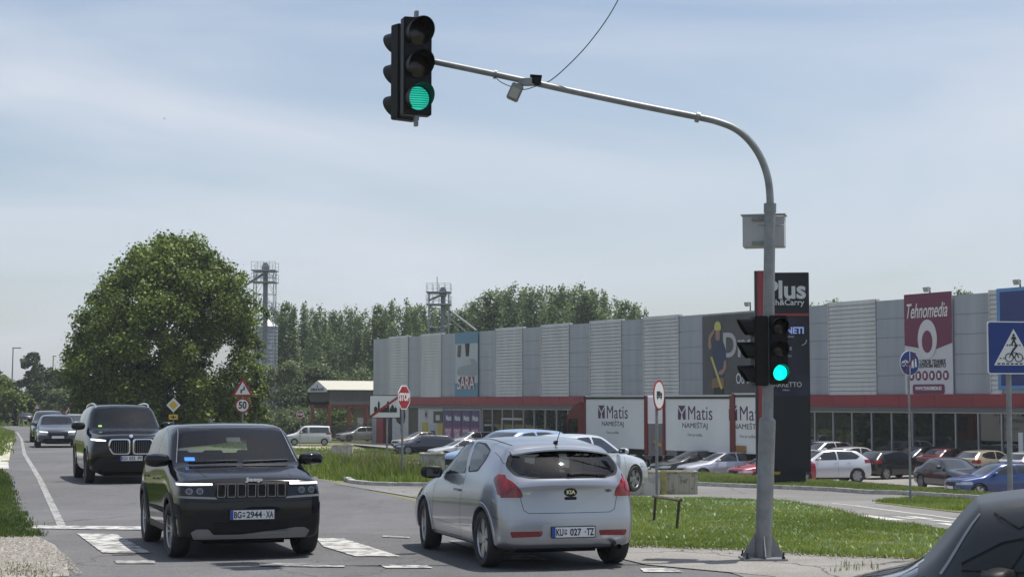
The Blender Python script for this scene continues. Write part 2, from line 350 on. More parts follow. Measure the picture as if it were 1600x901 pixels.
def imprint(bm, poly, ax, sg, mi, cond=lambda c, n: True, only=(0,)):
    ai = {'x': (1, 2), 'y': (0, 2), 'z': (0, 1)}[ax]; k = 'xyz'.index(ax)
    a0, a1 = min(p[0] for p in poly), max(p[0] for p in poly); b0, b1 = min(p[1] for p in poly), max(p[1] for p in poly)
    fs = []
    for f in bm.faces:
        if f.material_index not in only: continue
        if f.normal[k]*sg < .06: continue
        co = [v.co for v in f.verts]
        if max(c[ai[0]] for c in co) < a0 or min(c[ai[0]] for c in co) > a1 or max(c[ai[1]] for c in co) < b0 or min(c[ai[1]] for c in co) > b1: continue
        if cond(f.calc_center_median(), f.normal): fs.append(f)
    for i in range(len(poly)):
        p, q = poly[i], poly[(i+1) % len(poly)]; nx, ny = q[1]-p[1], p[0]-q[0]
        if abs(nx)+abs(ny) < 1e-6: continue
        co = [0, 0, 0]; no = [0, 0, 0]; co[ai[0]], co[ai[1]] = p; no[ai[0]], no[ai[1]] = nx, ny
        es = {e for f in fs for e in f.edges}; vs = {v for f in fs for v in f.verts}
        g = bmesh.ops.bisect_plane(bm, geom=list(vs)+list(es)+fs, dist=1e-5, plane_co=co, plane_no=no)
        fs = [x for x in g['geom'] if isinstance(x, bmesh.types.BMFace)]
    for f in fs:
        c = f.calc_center_median()
        if inpoly((c[ai[0]], c[ai[1]]), poly): f.material_index = mi
def roundpoly(poly, r, n=3):
    o = []; N_ = len(poly)
    for i in range(N_):
        p = Vector(poly[i]); a = Vector(poly[i-1])-p; b = Vector(poly[(i+1) % N_])-p
        ra = min(r, a.length*.45, b.length*.45); A = p+a.normalized()*ra; B = p+b.normalized()*ra
        for k in range(n+1):
            t = k/n; o.append(tuple((A*(1-t)**2+p*2*t*(1-t)+B*t*t)))
    return o
def rim_mesh(R_, w, style, n=5):
    mb = MB(); r = R_*.70
    mb.lathe([(r*1.02, -w*.42), (r*1.02, w*.40), (r*.96, w*.42), (r*.93, w*.34), (r*.92, -w*.3)], 40, ax='y')
    mb.lathe([(r*.90, -w*.05), (.001, -w*.05)], 24, ax='y', mi=1)
    mb.lathe([(r*.22, w*.05), (r*.22, w*.30), (r*.16, w*.36), (.001, w*.36)], 20, ax='y')
    for i in range(n):
        M = Matrix.Rotation(2*math.pi*i/n+.3, 4, 'Y')
        if style == 'fat':
            mb.prism([(-r*.14, r*.12), (r*.14, r*.12), (r*.30, r*.62), (r*.24, r*.95), (-r*.24, r*.95), (-r*.30, r*.62)], w*.12, w*.33, 'y', M)
        elif style == 'double':
            for q in (-1, 1):
                mb.prism([(q*r*.03, r*.15), (q*r*.13, r*.15), (q*r*.24, r*.95), (q*r*.13, r*.95)], w*.12, w*.34, 'y', M)
        else:
            mb.prism([(-r*.09, r*.15), (r*.09, r*.15), (r*.13, r*.95), (-r*.13, r*.95)], w*.12, w*.33, 'y', M)
    return mb
def wheels(root, d, style='fat', n=5, rmat=None, steer=0):
    R_, w = d['R'], .215; L = d['L']; h = d['W']/2
    tm = MB(); tm.lathe([(R_*.70, -w*.44), (R_*.80, -w*.5), (R_*.93, -w*.5), (R_*.985, -w*.40), (R_, -w*.2), (R_, w*.2), (R_*.985, w*.40), (R_*.93, w*.5), (R_*.80, w*.5), (R_*.70, w*.44)], 40, ax='y')
    first = None
    for ux, st in ((d['fo'], steer), (d['fo']+d['wb'], 0)):
        for sg in (1, -1):
            if first is None:
                t = tm.build('wheel', M_TYRE, root, True); rr = rim_mesh(R_, w, style, n).build('rim', [rmat or M_ALLOY, M_LINER], t, False); first = t
            else:
                t = bpy.data.objects.new('wheel', first.data); COL.objects.link(t); t.parent = root
                rr = bpy.data.objects.new('rim', rr0.data); COL.objects.link(rr); rr.parent = t
            rr0 = rr
            t.location = (L/2-ux, sg*(h-w/2-.015), R_); t.rotation_euler = (0, 0, (0 if sg > 0 else math.pi)+st)
def mirrorpart(root, x, z, h, m, s=1.0):
    for sg in (1, -1):
        bm = bmesh.new(); bmesh.ops.create_cube(bm, size=1)
        for v in bm.verts:
            v.co.x *= .16*(1.1 if v.co.y*sg < 0 else .8)*s; v.co.y *= .25*s; v.co.z *= .155*s*(1 if v.co.x < 0 else .8)
        bmesh.ops.subdivide_edges(bm, edges=bm.edges[:], cuts=1, use_grid_fill=True)
        bmesh.ops.subdivide_edges(bm, edges=bm.edges[:], cuts=2, use_grid_fill=True)
        for v in bm.verts:
            a = Vector((v.co.x/.08, v.co.y/(.125*s), v.co.z/.078)); l = max(abs(a.x), abs(a.y), abs(a.z)); n_ = a.length
            if n_ > 0: v.co *= (.25+.75*l*1.25/n_)
        for f in bm.faces: f.smooth = True
        me = bpy.data.meshes.new('mirror'); bm.to_mesh(me); bm.free()
        o = link('mirror', me, m, root); o.location = (x, sg*(h+.085), z)
        st = MB().box(-.03, .03, -.1, .0, -.075, -.03) if sg > 0 else MB().box(-.03, .03, 0, .1, -.075, -.03)
        st.build('mirror_arm', M_DARK, o); gl = MB().box(-.088*s, -.083*s, -.09, .09, -.055, .055).build('mirror_glass', M_GLASSO, o)
def seats(root, d, xf, xr, wheel=True, zf=.0):
    for x, ys in ((xf, (-.37, .37)), (xr, (-.45, 0, .45))):
        for y in ys:
            mb = MB(); wd = .25 if x == xf else .22
            mb.box(x-.05, x+.45, y-wd, y+wd, .35+zf, .55+zf)
            M = Matrix.Translation((x-.05, y, .5+zf)) @ Matrix.Rotation(R(-14), 4, 'Y'); mb.box(-.09, .05, -wd, wd, 0, .56, M); mb.box(-.06, .03, -.13, .13, .6, .78, M); mb.box(-.03, 0, -.07, .07, .5, .65, M)
            mb.build('seat', M_SEAT, root, True, bevel=.03)
    MB().box(d['L']/2-d['uc']-.55, d['L']/2-d['uc']-.02, -.68, .68, d['zc']-.22, d['zc']-.05).build('dashboard', M_SEAT, root, True, bevel=.04)
    if wheel:
        M = Matrix.Translation((xf+.52, .37, .86+zf)) @ Matrix.Rotation(R(-65), 4, 'Y'); mb = MB()
        ring = [(math.cos(t)*.18, math.sin(t)*.18, 0) for t in np.linspace(0, 2*math.pi, 25)]; mb.tube(ring, .014, 6, M=M); mb.box(-.17, .17, -.02, .02, -.01, .01, M); mb.build('steering_wheel', M_SEAT, root, True)
def split(bm, root, names, mats, offs={}):
    """faces of one material index become one part each"""
    for e in bm.edges:
        e.smooth = not (len(e.link_faces) == 2 and e.calc_face_angle(0) > .62)
    for f in bm.faces: f.smooth = True
    full = bpy.data.meshes.new('f'); bm.to_mesh(full); res = {}
    for mi, nm in names.items():
        b = bmesh.new(); b.from_mesh(full)
        bmesh.ops.delete(b, geom=[f for f in b.faces if f.material_index not in ((mi, 1) if mi == 0 else (mi,))], context='FACES')
        if not b.faces: b.free(); continue
        # separate islands left/right when the name asks for it
        groups = [b]
        pair = nm.endswith('*')
        def emit(bb):
            if mi in offs:
                for v in bb.verts: v.co += v.normal*offs[mi]
            me = bpy.data.meshes.new(nm.strip('*')); bb.to_mesh(me); bb.free()
            if mi != 0: me.polygons.foreach_set('material_index', [0]*len(me.polygons))
            mm = mats[mi]; o = link(nm.strip('*'), me, ([mm, M_LINER] if mi == 0 else mm), root)
            return o
        if pair:
            for sg in (1, -1):
                b2 = b.copy(); bmesh.ops.delete(b2, geom=[f for f in b2.faces if f.calc_center_median().y*sg < 0], context='FACES')
                if b2.faces: res.setdefault(mi, []).append(emit(b2))
                else: b2.free()
            b.free()
        else: res[mi] = emit(b)
    tree = BVHTree.FromBMesh(bm); bm.free(); return res, tree
def proj(tree, pts, ax, sg, off=.003, maxseg=.04):
    """follow a 2D polyline over the body surface"""
    out = []; k = 'xyz'.index(ax); ai = {'x': (1, 2), 'y': (0, 2), 'z': (0, 1)}[ax]
    for i in range(len(pts)-1):
        p, q = Vector(pts[i]), Vector(pts[i+1]); n = max(1, int((q-p).length/maxseg))
        for j in range(n + (1 if i == len(pts)-2 else 0)):
            t = p+(q-p)*j/n; o = [0, 0, 0]; o[ai[0]], o[ai[1]] = t; o[k] = 5*sg; dr = [0, 0, 0]; dr[k] = -sg
            hit = tree.ray_cast(Vector(o), Vector(dr))
            if hit[0] is not None and abs(hit[1][k]) > .05: out.append((hit[0]+hit[1]*off*(1 if hit[1][k]*sg > 0 else -1), hit[1]*(1 if hit[1][k]*sg > 0 else -1)))
    return out
def seam(tree, root, lines, name='panel_gap', m=None, w=.006, off=.0012, nm=True):
    mb = MB()
    for pts, ax, sg in lines:
        h = proj(tree, pts, ax, sg, off)
        for i in range(len(h)-1):
            (a, na), (b, nb) = h[i], h[i+1]; d = (b-a)
            if d.length > .25 or d.length < 1e-5: continue
            t = d.normalized().cross(na).normalized()*w/2
            mb.add([a-t, a+t, b+t, b-t], [(0, 1, 2, 3)])
        if mb.v: mb.build(name, m or M_LINER, root); mb = MB()
def patch(tree, poly, ax, sg, off=.004, res=.04, thick=0):
    """flat outline laid on the body surface as a conforming sheet"""
    bm = bmesh.new(); ai = {'x': (1, 2), 'y': (0, 2), 'z': (0, 1)}[ax]; k = 'xyz'.index(ax)
    vs = []
    for p in poly:
        c = [0, 0, 0]; c[ai[0]], c[ai[1]] = p; vs.append(bm.verts.new(c))
    f = bm.faces.new(vs); bmesh.ops.triangulate(bm, faces=[f])
    for q in (0, 1):
        a0 = min(p[q] for p in poly); a1 = max(p[q] for p in poly); g = a0+res
        while g < a1:
            co = [0, 0, 0]; no = [0, 0, 0]; co[ai[q]] = g; no[ai[q]] = 1
            bmesh.ops.bisect_plane(bm, geom=bm.verts[:]+bm.edges[:]+bm.faces[:], dist=1e-5, plane_co=co, plane_no=no); g += res
    bad = []
    for v in bm.verts:
        o = v.co.copy(); o[k] = 5*sg; dr = Vector((0, 0, 0)); dr[k] = -sg; h = tree.ray_cast(o, dr)
        if h[0] is None: bad.append(v); continue
        nn = h[1] if h[1][k]*sg > 0 else -h[1]; v.co = h[0]+nn*off
    bmesh.ops.delete(bm, geom=bad, context='VERTS')
    bmesh.ops.recalc_face_normals(bm, faces=bm.faces)
    for f in bm.faces:
        if f.normal[k]*sg < 0: f.normal_flip()
        f.smooth = True
    if thick:
        g = bmesh.ops.extrude_face_region(bm, geom=bm.faces[:])
        nv = [v for v in g['geom'] if isinstance(v, bmesh.types.BMVert)]
        for v in nv: v.co[k] += sg*thick
        for e in bm.edges:
            if len(e.link_faces) == 2 and e.calc_face_angle(0) > .6: e.smooth = False
    return bm
def addpatch(name, root, tree, poly, ax, sg, m, off=.004, res=.04, thick=0):
    bm = patch(tree, poly, ax, sg, off, res, thick); me = bpy.data.meshes.new(name); bm.to_mesh(me); bm.free(); return link(name, me, m, root)
def plate(root, x, y, z, face, a, b, c, tilt=0, frame=True):
    """number plate; face=+1 looks forward (+x), -1 backward"""
    M = basis((x, y, z), (0, face, 0), (0, 0, 1)) @ Matrix.Rotation(R(tilt), 4, 'X')
    p = MB().box(-.27, .27, -.066, .066, -.012, 0, M).build('number_plate', M_DARK, root)
    MB().box(-.26, .26, -.056, .056, 0, .003, M).build('plate_face', M_PLATE, p)
    MB().box(-.26, -.222, -.056, .056, .003, .0045, M).build('plate_band', M_PBLUE, p)
    mb = MB()
    def glyph(s, x0, w_):
        me = textmesh(s, .118, .0008, .003, .66, 'CENTER', fitw=w_, fith=.082); me.transform(M @ Matrix.Translation((x0, 0, .0045)))
        bm = bmesh.new(); bm.from_mesh(me); vs = [v.co.copy() for v in bm.verts]; fs = [[v.index for v in f.verts] for f in bm.faces]; bm.free(); mb.add(vs, fs)
    glyph(a, -.170, .088); glyph(b, .024, .046*len(b)); glyph(c, .205, .090); mb.box(.134, .148, -.006, .006, .0045, .006, M)
    mb.box(-.112, -.101, .012, .030, .0045, .006, M); mb.box(-.095, -.084, .012, .030, .0045, .006, M); mb.box(-.112, -.101, -.026, .000, .0045, .006, M); mb.box(-.095, -.084, -.026, .000, .0045, .006, M)
    mb.build('plate_lettering', M_INK, p, fix=False); return p
def arches(tree, root, d, m, wd=.06, off=.012, z0=None):
    """cladding ring round each wheel opening"""
    L = d['L']; r0 = d['R']+d.get('gap', .045)+.004
    for ux in (d['fo'], d['fo']+d['wb']):
        for sg in (1, -1):
            mb = MB(); prev = None
            for t in np.linspace(R(-28), R(208), 34):
                row = []
                for rr, of in ((r0, -.012), (r0, off), (r0+wd*.85, off), (r0+wd, .001)):
                    x, z = L/2-ux+rr*math.cos(t), d['R']+rr*math.sin(t)
                    h = tree.ray_cast(Vector((x, 5*sg, z)), Vector((0, -sg, 0)))
                    if h[0] is None or h[0].y*sg < d['W']/2-.25: row = None; break
                    row.append(Vector((x, h[0].y+sg*of, z)))
                if row and prev:
                    for i in range(3): mb.add([prev[i], prev[i+1], row[i+1], row[i]], [(0, 1, 2, 3)])
                prev = row
            if mb.v: mb.build('wheel_arch', m, root, True)
def mirrored(poly): return [(-a, b) for a, b in poly][::-1]
def U(d, pts): return [(d['L']/2-u, z) for u, z in pts]
FRONT = lambda d, ext=.9: (lambda c, n: c.x > d['L']/2-ext)
REAR = lambda d, ext=.9: (lambda c, n: c.x < -d['L']/2+ext)
def box_bumper(root, d): pass
def underbody(root, d):
    L = d['L']; MB().box(-L/2+.5, L/2-.5, -d['W']/2+.42, d['W']/2-.42, .17, .26).build('underbody', M_LINER, root)
def lettering(root, s, x, y, z, face, size, m, name='badge_lettering', **k):
    return text(name, s, basis((x, y, z), (0, face, 0), (0, 0, 1)), m, size, root, **k)
def hitx(tree, y, z, sg, off=0):
    h = tree.ray_cast(Vector((5*sg, y, z)), Vector((-sg, 0, 0))); return h[0].x+sg*off if h[0] else None
def hity(tree, x, z, sg, off=0):
    h = tree.ray_cast(Vector((x, 5*sg, z)), Vector((0, -sg, 0))); return h[0].y+sg*off if h[0] else None

# ---- black boxy small SUV, front view
def make_jeep(root):
    d = spec(4.08, 1.78, 1.66, .80, 2.56, .345, 1.02, 1.12, 1.14, 1.72, 3.55, 1.60, 3.93, 1.14, wr=.755, clr=.21, bf=1.05, br=1.11,
             prof=[(0, .14), (.26, .05), (.42, .0), (.72, .0), (.80, .03), (.93, .035), (1.0, .09)])
    d['bow'] = .09; d['crown'] = .035; d['wbelt'] = [(0, .79), (.14, .815), (.4, .84), (1.1, .85), (1.7, .84), (3.4, .84), (3.93, .80), (4.08, .74)]
    d['wroof'] = [(0, .73), (.14, .76), (.4, .78), (1.0, .785), (1.12, .785), (1.74, .715), (3.55, .68), (3.93, .74), (4.08, .70)]
    d['hw'] = [(0, .80), (.14, .835), (.35, .875), (.8, .885), (1.4, .868), (2.4, .868), (3.0, .885), (3.4, .89), (3.7, .88), (4.08, .82)]
    bm = body_mesh(d)
    imprint(bm, roundpoly([(-.73, 1.15), (.73, 1.15), (.635, 1.585), (-.635, 1.585)], .05), 'x', 1, 2, lambda c, n: c.x > .2 and n.z > .2)
    imprint(bm, roundpoly([(-.60, 1.20), (.60, 1.20), (.52, 1.52), (-.52, 1.52)], .06), 'x', -1, 3, lambda c, n: c.x < -1)
    fw = roundpoly(U(d, [(1.30, 1.135), (1.84, 1.565), (2.36, 1.58), (2.36, 1.15)]), .03); rw = roundpoly(U(d, [(2.43, 1.155), (2.43, 1.58), (3.05, 1.56), (3.22, 1.47), (3.22, 1.22)]), .03)
    for sg in (1, -1): imprint(bm, fw, 'y', sg, 4); imprint(bm, rw, 'y', sg, 5)
    lamp = roundpoly([(.43, .775), (.43, .945), (.90, .945), (.90, .80), (.84, .775)], .03)
    imprint(bm, lamp, 'x', 1, 6, FRONT(d, .5)); imprint(bm, mirrored(lamp), 'x', 1, 6, FRONT(d, .5))
    imprint(bm, roundpoly([(-.43, .755), (.43, .755), (.43, .945), (-.43, .945)], .02), 'x', 1, 7, FRONT(d, .4))
    imprint(bm, roundpoly([(-.80, .25), (.80, .25), (.86, .60), (.60, .48), (-.60, .48), (-.86, .60)], .04), 'x', 1, 8, FRONT(d, .6))
    imprint(bm, [(-3, .15), (3, .15), (3, .36), (-3, .36)], 'y', 1, 9, lambda c, n: abs(c.x) < 1.7); imprint(bm, [(-3, .15), (3, .15), (3, .36), (-3, .36)], 'y', -1, 9, lambda c, n: abs(c.x) < 1.7)
    parts, tree = split(bm, root, {0: 'body', 2: 'windshield', 3: 'rear_window', 4: 'side_window*', 5: 'side_window*', 6: 'headlight*', 7: 'grille', 8: 'front_bumper', 9: 'side_skirt*'},
                        {0: M_BLACKP, 2: M_GLASS, 3: M_GLASS, 4: M_GLASS, 5: M_GLASS, 6: M_LAMPD, 7: M_DARK, 8: M_DARK, 9: M_CLAD}, {6: .003, 8: .004})
    heads = parts[6]
    for sg, hd in ((1, heads[0]), (-1, heads[1])):
        p = [(.455, .912), (.455, .935), (.83, .935), (.83, .912)]
        if sg < 0: p = mirrored(p)
        addpatch('running_lamp', hd, tree, p, 'x', 1, M_DRL, .012)
        for yc_ in (.60, .72):
            p = [(sg*(yc_)+a, .845+b) for a, b in disc(.040, 16)]; addpatch('projector', hd, tree, p, 'x', 1, mat('projector_rim', (.22, .22, .23), .2, .8), .009, .03)
            p = [(sg*(yc_)+a, .845+b) for a, b in disc(.028, 16)]; addpatch('projector_lens', hd, tree, p, 'x', 1, M_GLASSO, .012, .03)
        p = [(.40, .745), (.42, .77), (.84, .79), (.86, .765)]
        if sg < 0: p = mirrored(p)
        addpatch('trim_strip', root, tree, p, 'x', 1, M_SKID, .012)
    g = parts[7]
    for i in range(7):
        yc = (i-3)*.118; a = roundpoly([(yc-.048, .768), (yc+.048, .768), (yc+.048, .93), (yc-.048, .93)], .018); b = roundpoly([(yc-.040, .776), (yc+.040, .776), (yc+.040, .922), (yc-.040, .922)], .014)
        n = len(a); mb = MB(); xs = hitx(tree, yc, .85, 1, .012)
        mb.add([(xs+.004, y, z) for y, z in a]+[(xs+.004, y, z) for y, z in b], [(k, (k+1) % n, n+(k+1) % n, n+k) for k in range(n)])
        mb.add([(xs-.02, y, z) for y, z in a]+[(xs+.004, y, z) for y, z in a], [(k, (k+1) % n, n+(k+1) % n, n+k) for k in range(n)])
        mb.build('grille_ring', M_CHROME, g)
        MB().add([(xs-.004, y, z) for y, z in b], [tuple(range(n))]).build('grille_slot', M_LINER, g)
    sk = roundpoly([(-.70, .345), (-.66, .262), (.66, .262), (.70, .345), (.64, .385), (.50, .385), (.44, .315), (-.44, .315), (-.50, .385), (-.64, .385)], .015)
    mb = MB(); 
    addpatch('skid_bar', root, tree, sk, 'x', 1, M_SKID, .006, .08, .02)
    addpatch('lower_intake', root, tree, roundpoly([(-.42, .33), (.42, .33), (.46, .47), (-.46, .47)], .02), 'x', 1, M_LINER, .008)
    xp = hitx(tree, 0, .55, 1, .03); plate(root, xp, .0, .555, 1, 'BG', '2944', 'XA')
    xt = hitx(tree, 0, .972, 1, .004) or 2.0
    lettering(root, 'Jeep', xt+.022, .03, .975, 1, .085, mat('bright_chrome', (.85, .85, .86), .3, .6), depth=.004, bold=.006, fitw=.21, fith=.062)
    seam(tree, root, [([(.60*s, .985), (.66*s, 1.06)], 'z', 1) for s in ()] +
         [(U(d, [(1.22, .35), (1.22, 1.0), (1.30, 1.13)]), 'y', s) for s in (1, -1)] + [(U(d, [(2.39, .33), (2.39, 1.58)]), 'y', s) for s in (1, -1)] +
         [(U(d, [(3.30, 1.40), (3.36, 1.0), (3.10, .78), (2.92, .6)]), 'y', s) for s in (1, -1)] + [(U(d, [(1.24, .36), (2.85, .36)]), 'y', s) for s in (1, -1)] +
         [([(2.04-.22, s*.72), (2.04-.6, s*.76), (2.04-1.05, s*.78)], 'z', 1) for s in (1, -1)] + [([(2.04-.2, -.7), (2.04-.2, .7)], 'z', 1)])
    seam(tree, root, [([(-.74, 1.16), (-.645, 1.58)], 'x', 1), ([(.74, 1.16), (.645, 1.58)], 'x', 1), ([(-.62, 1.595), (.62, 1.595)], 'x', 1)], 'windshield_edge_glint', mat('pale_edge_grey', (.25, .26, .28), .3, .6), .011, .004)  # grey lines painted in for the reflections along the windshield edges
    seam(tree, root, [([(2.04-.3, s*.50), (2.04-1.02, s*.60)], 'z', 1) for s in (1, -1)], 'hood_crease', M_BLACKP, .02, .004)
    for s in (1, -1):
        q = roundpoly([(s*.80, .50), (s*.87, .52), (s*.87, .70), (s*.83, .68)], .01); addpatch('air_curtain', root, tree, q, 'x', 1, M_LINER, .006, .03)
    seam(tree, root, [([(-.86, .735), (-.45, .715), (.45, .715), (.86, .735)], 'x', 1)], 'bumper_seam', M_LINER, .010, .002)
    arches(tree, root, d, M_CLAD, .075, .02)
    for s in (1, -1):
        for u in (2.18, 3.12):
            y = hity(tree, d['L']/2-u, .93, s, .03)
            if y: MB().box(d['L']/2-u-.09, d['L']/2-u+.09, min(y, y-s*.012), max(y, y-s*.012), .915, .94).build('door_handle', M_BLACKP, root, bevel=.004)
    wheels(root, d, 'double', 5, M_ALLOY, R(3)); mirrorpart(root, .74, 1.19, .87, M_BLACKP, 1.05); seats(root, d, .05, -.85); underbody(root, d)
    MB().prism([(-1.36, 1.64), (-1.16, 1.64), (-1.34, 1.70)], -.02, .02).build('antenna_fin', M_BLACKP, root)
    wp = MB()
    for y0, y1 in ((.05, .62), (-.6, -.02)):
        a = proj(tree, [(y0, 1.165), (y1, 1.177)], 'x', 1, .012)
        if a: wp.tube([p for p, n in a], .009, 5)
    wp.build('wiper', M_DARK, root)
    st = addpatch('windshield_sticker', root, tree, [(-.64, 1.18), (-.64, 1.225), (-.52, 1.225), (-.52, 1.18)], 'x', 1, mat('blue_sticker', (.03, .22, .75), .4), .003)
    addpatch('roof_mirror', root, tree, roundpoly([(-.08, 1.46), (.10, 1.46), (.10, 1.52), (-.08, 1.52)], .01), 'x', 1, M_DARK, -.06)
    return d

# ---- silver three door hatchback, rear view
M_SILVER = mat('silver_paint', (.38, .40, .44), .28, .82, .6)
def make_kia(root):
    d = spec(4.25, 1.79, 1.49, .88, 2.65, .325, .86, 1.20, .985, 2.05, 3.70, 1.415, 4.10, 1.02, wr=.75, clr=.19, bf=.90, br=1.04, gr=.93,
             rprof=[(0, .12), (.24, .05), (.42, -.01), (.60, -.01), (.66, .03), (.80, .035), (1.0, .05), (1.1, .08)])
    bm = body_mesh(d)
    imprint(bm, roundpoly([(-.70, 1.0), (.70, 1.0), (.58, 1.40), (-.58, 1.40)], .05), 'x', 1, 2, lambda c, n: c.x > 0 and n.z > .2)
    rg = roundpoly([(-.62, 1.30), (-.70, 1.16), (-.63, 1.06), (-.45, 1.03), (.45, 1.03), (.63, 1.06), (.70, 1.16), (.62, 1.30), (0, 1.345)], .05)
    imprint(bm, rg, 'x', -1, 3, lambda c, n: c.x < -1.2)
    fw = roundpoly(U(d, [(1.42, .985), (1.75, 1.19), (2.15, 1.385), (2.45, 1.415), (2.62, 1.04)]), .05)
    rw = roundpoly(U(d, [(2.72, 1.055), (2.56, 1.415), (2.95, 1.405), (3.26, 1.33), (3.27, 1.22), (3.12, 1.08)]), .05)
    for sg in (1, -1): imprint(bm, fw, 'y', sg, 4); imprint(bm, rw, 'y', sg, 5)
    tl = roundpoly([(.56, .82), (.585, .90), (.66, .99), (.74, 1.05), (1.1, 1.075), (1.1, .82)], .03); ts = roundpoly(U(d, [(4.5, .82), (3.99, .845), (3.93, .92), (3.80, 1.02), (3.86, 1.075), (4.5, 1.06)]), .03)
    for m_ in (tl, mirrored(tl)): imprint(bm, m_, 'x', -1, 6, lambda c, n: c.x < -1.75 and n.x < -.45)
    for sg in (1, -1): imprint(bm, ts, 'y', sg, 6, lambda c, n: n.x > -.55)
    rf = roundpoly([(.36, .385), (.34, .445), (.72, .44), (.70, .375)], .02)
    for m_ in (rf, mirrored(rf)): imprint(bm, m_, 'x', -1, 7, REAR(d, .6))
    hl = roundpoly([(.50, .62), (.52, .70), (.95, .80), (.95, .66)], .03)
    for m_ in (hl, mirrored(hl)): imprint(bm, m_, 'x', 1, 8, FRONT(d, .6))
    imprint(bm, roundpoly([(-.6, .17), (.6, .17), (.6, .245), (-.6, .245)], .01), 'x', -1, 9, REAR(d, .5))
    parts, tree = split(bm, root, {0: 'body', 2: 'windshield', 3: 'rear_window', 4: 'side_window*', 5: 'side_window*', 6: 'taillight*', 7: 'reflector*', 8: 'headlight*', 9: 'lower_bumper'},
                        {0: M_SILVER, 2: M_GLASS, 3: M_GLASS, 4: M_GLASS, 5: M_GLASS, 6: M_RED, 7: M_REDD, 8: M_LAMP, 9: M_DARK}, {6: .006, 7: .003})
    for sg, tlp in ((1, parts[6][0]), (-1, parts[6][1])):
        p = disc(.055, 16); p = [(sg*(.76)+a, .93+b) for a, b in p]
        addpatch('lamp_bowl', tlp, tree, p, 'x', -1, M_REDD, .012)
    # dark ceramic band round the rear glass and window trims
    def ring(poly, w_, ax, sg, nm, m, off=.003):
        n = len(poly); c = Vector((sum(p[0] for p in poly)/n, sum(p[1] for p in poly)/n)); mb = MB(); row = []
        for p in poly:
            v = Vector(p)-c; L_ = v.length; r_ = []
            for q in (1.0, 1-w_/L_):
                t = c+v*q; k = 'xyz'.index(ax); ai = {'x': (1, 2), 'y': (0, 2)}[ax]; o = [0, 0, 0]; o[ai[0]], o[ai[1]] = t; o[k] = 5*sg; dr = [0, 0, 0]; dr[k] = -sg
                h = tree.ray_cast(Vector(o), Vector(dr)); nn = h[1]*(1 if h[1][k]*sg > 0 else -1); r_.append(h[0]+nn*off)
            row.append(r_)
        for i in range(n): a, b = row[i], row[(i+1) % n]; mb.add([a[0], a[1], b[1], b[0]], [(0, 1, 2, 3)])
        return mb.build(nm, m, root, True)
    ring(rg, .045, 'x', -1, 'window_band', M_DARK)
    for sg in (1, -1): ring(fw, .022, 'y', sg, 'window_trim', M_DARK); ring(rw, .024, 'y', sg, 'window_trim', M_DARK)
    # spoiler lip over the glass
    mb = MB(); ys_ = np.linspace(-.60, .60, 17); prof_ = []
    for y in ys_:
        zt_ = 1.352-.055*(y/.6)**2; h = tree.ray_cast(Vector((-5, y, zt_)), Vector((1, 0, 0)))[0]; k = 1-.55*abs(y/.6)**3
        prof_.append([h+Vector((.16*k, 0, .035)), h+Vector((.02, 0, .030)), h+Vector((-.10*k, 0, .002)), h+Vector((-.10*k, 0, -.014)), h+Vector((.03, 0, -.02))])
    for i in range(len(ys_)-1):
        for j in range(4): mb.add([prof_[i][j], prof_[i][j+1], prof_[i+1][j+1], prof_[i+1][j]], [(0, 1, 2, 3)])
    mb.build('spoiler', M_SILVER, root, True)
    xp = hitx(tree, 0, .44, -1, .015)
    addpatch('plate_recess', root, tree, roundpoly([(-.40, .345), (.40, .345), (.34, .52), (-.34, .52)], .03), 'x', -1, mat('silver_recess', (.40, .42, .46), .4, .7, .5), .003)
    plate(root, xp, -.02, .43, -1, 'KU', '027', 'TZ')
    xb = hitx(tree, 0, .875, -1, .002)
    MB().lathe([(.001, 0), (.075, 0), (.08, .006), (.001, .008)], 28, Matrix.Translation((xb+.004, 0, .875)) @ Matrix.Rotation(R(-90), 4, 'Y') @ Matrix.Diagonal((.62, 1, 1, 1))).build('badge', M_DARK, root, True)
    lettering(root, 'KIA', xb-.008, 0, .875, -1, .062, M_CHROME, depth=.002, bold=.002, sx=1.1)
    MB().box(xb-.012, xb+.01, -.075, .075, .79, .825).build('tailgate_handle', M_DARK, root, bevel=.008)
    lettering(root, "cee'd", hitx(tree, .50, .86, -1, .002), .50, .87, -1, .06, M_CHROME, depth=.002, sx=1.1)
    lettering(root, 'CRDi', hitx(tree, -.46, .87, -1, .002), -.47, .885, -1, .042, M_DARK, depth=.002, sx=1.1)
    seam(tree, root, [([(-.62, .99), (-.60, .84), (-.56, .68), (-.50, .645), (.50, .645), (.56, .68), (.60, .84), (.62, .99)], 'x', -1)] +
         [(U(d, [(1.34, .28), (1.34, .80), (1.42, .985)]), 'y', s) for s in (1, -1)] + [(U(d, [(2.60, .28), (2.62, .7), (2.66, 1.04), (2.50, 1.42)]), 'y', s) for s in (1, -1)] + [(U(d, [(1.34, .28), (2.60, .28)]), 'y', s) for s in (1, -1)] +
         [([(-2.0+.22, s*.66), (-1.7, s*.70), (-1.3, s*.675)], 'z', 1) for s in (1, -1)] + [(U(d, [(3.86, .80), (3.90, .60), (4.05, .58)]), 'y', s) for s in (1, -1)])
    seam(tree, root, [(U(d, [(1.5, .42), (2.4, .40), (3.05, .44)]), 'y', s) for s in (1, -1)], 'side_crease', mat('silver_crease', (.36, .38, .42), .4, .7, .5), .016, .002)
    for s in (1, -1):
        x = d['L']/2-2.45; y = hity(tree, x, .84, s, .03); MB().box(x-.1, x+.1, min(y, y-s*.015), max(y, y-s*.015), .825, .855).build('door_handle', M_SILVER, root, bevel=.005)
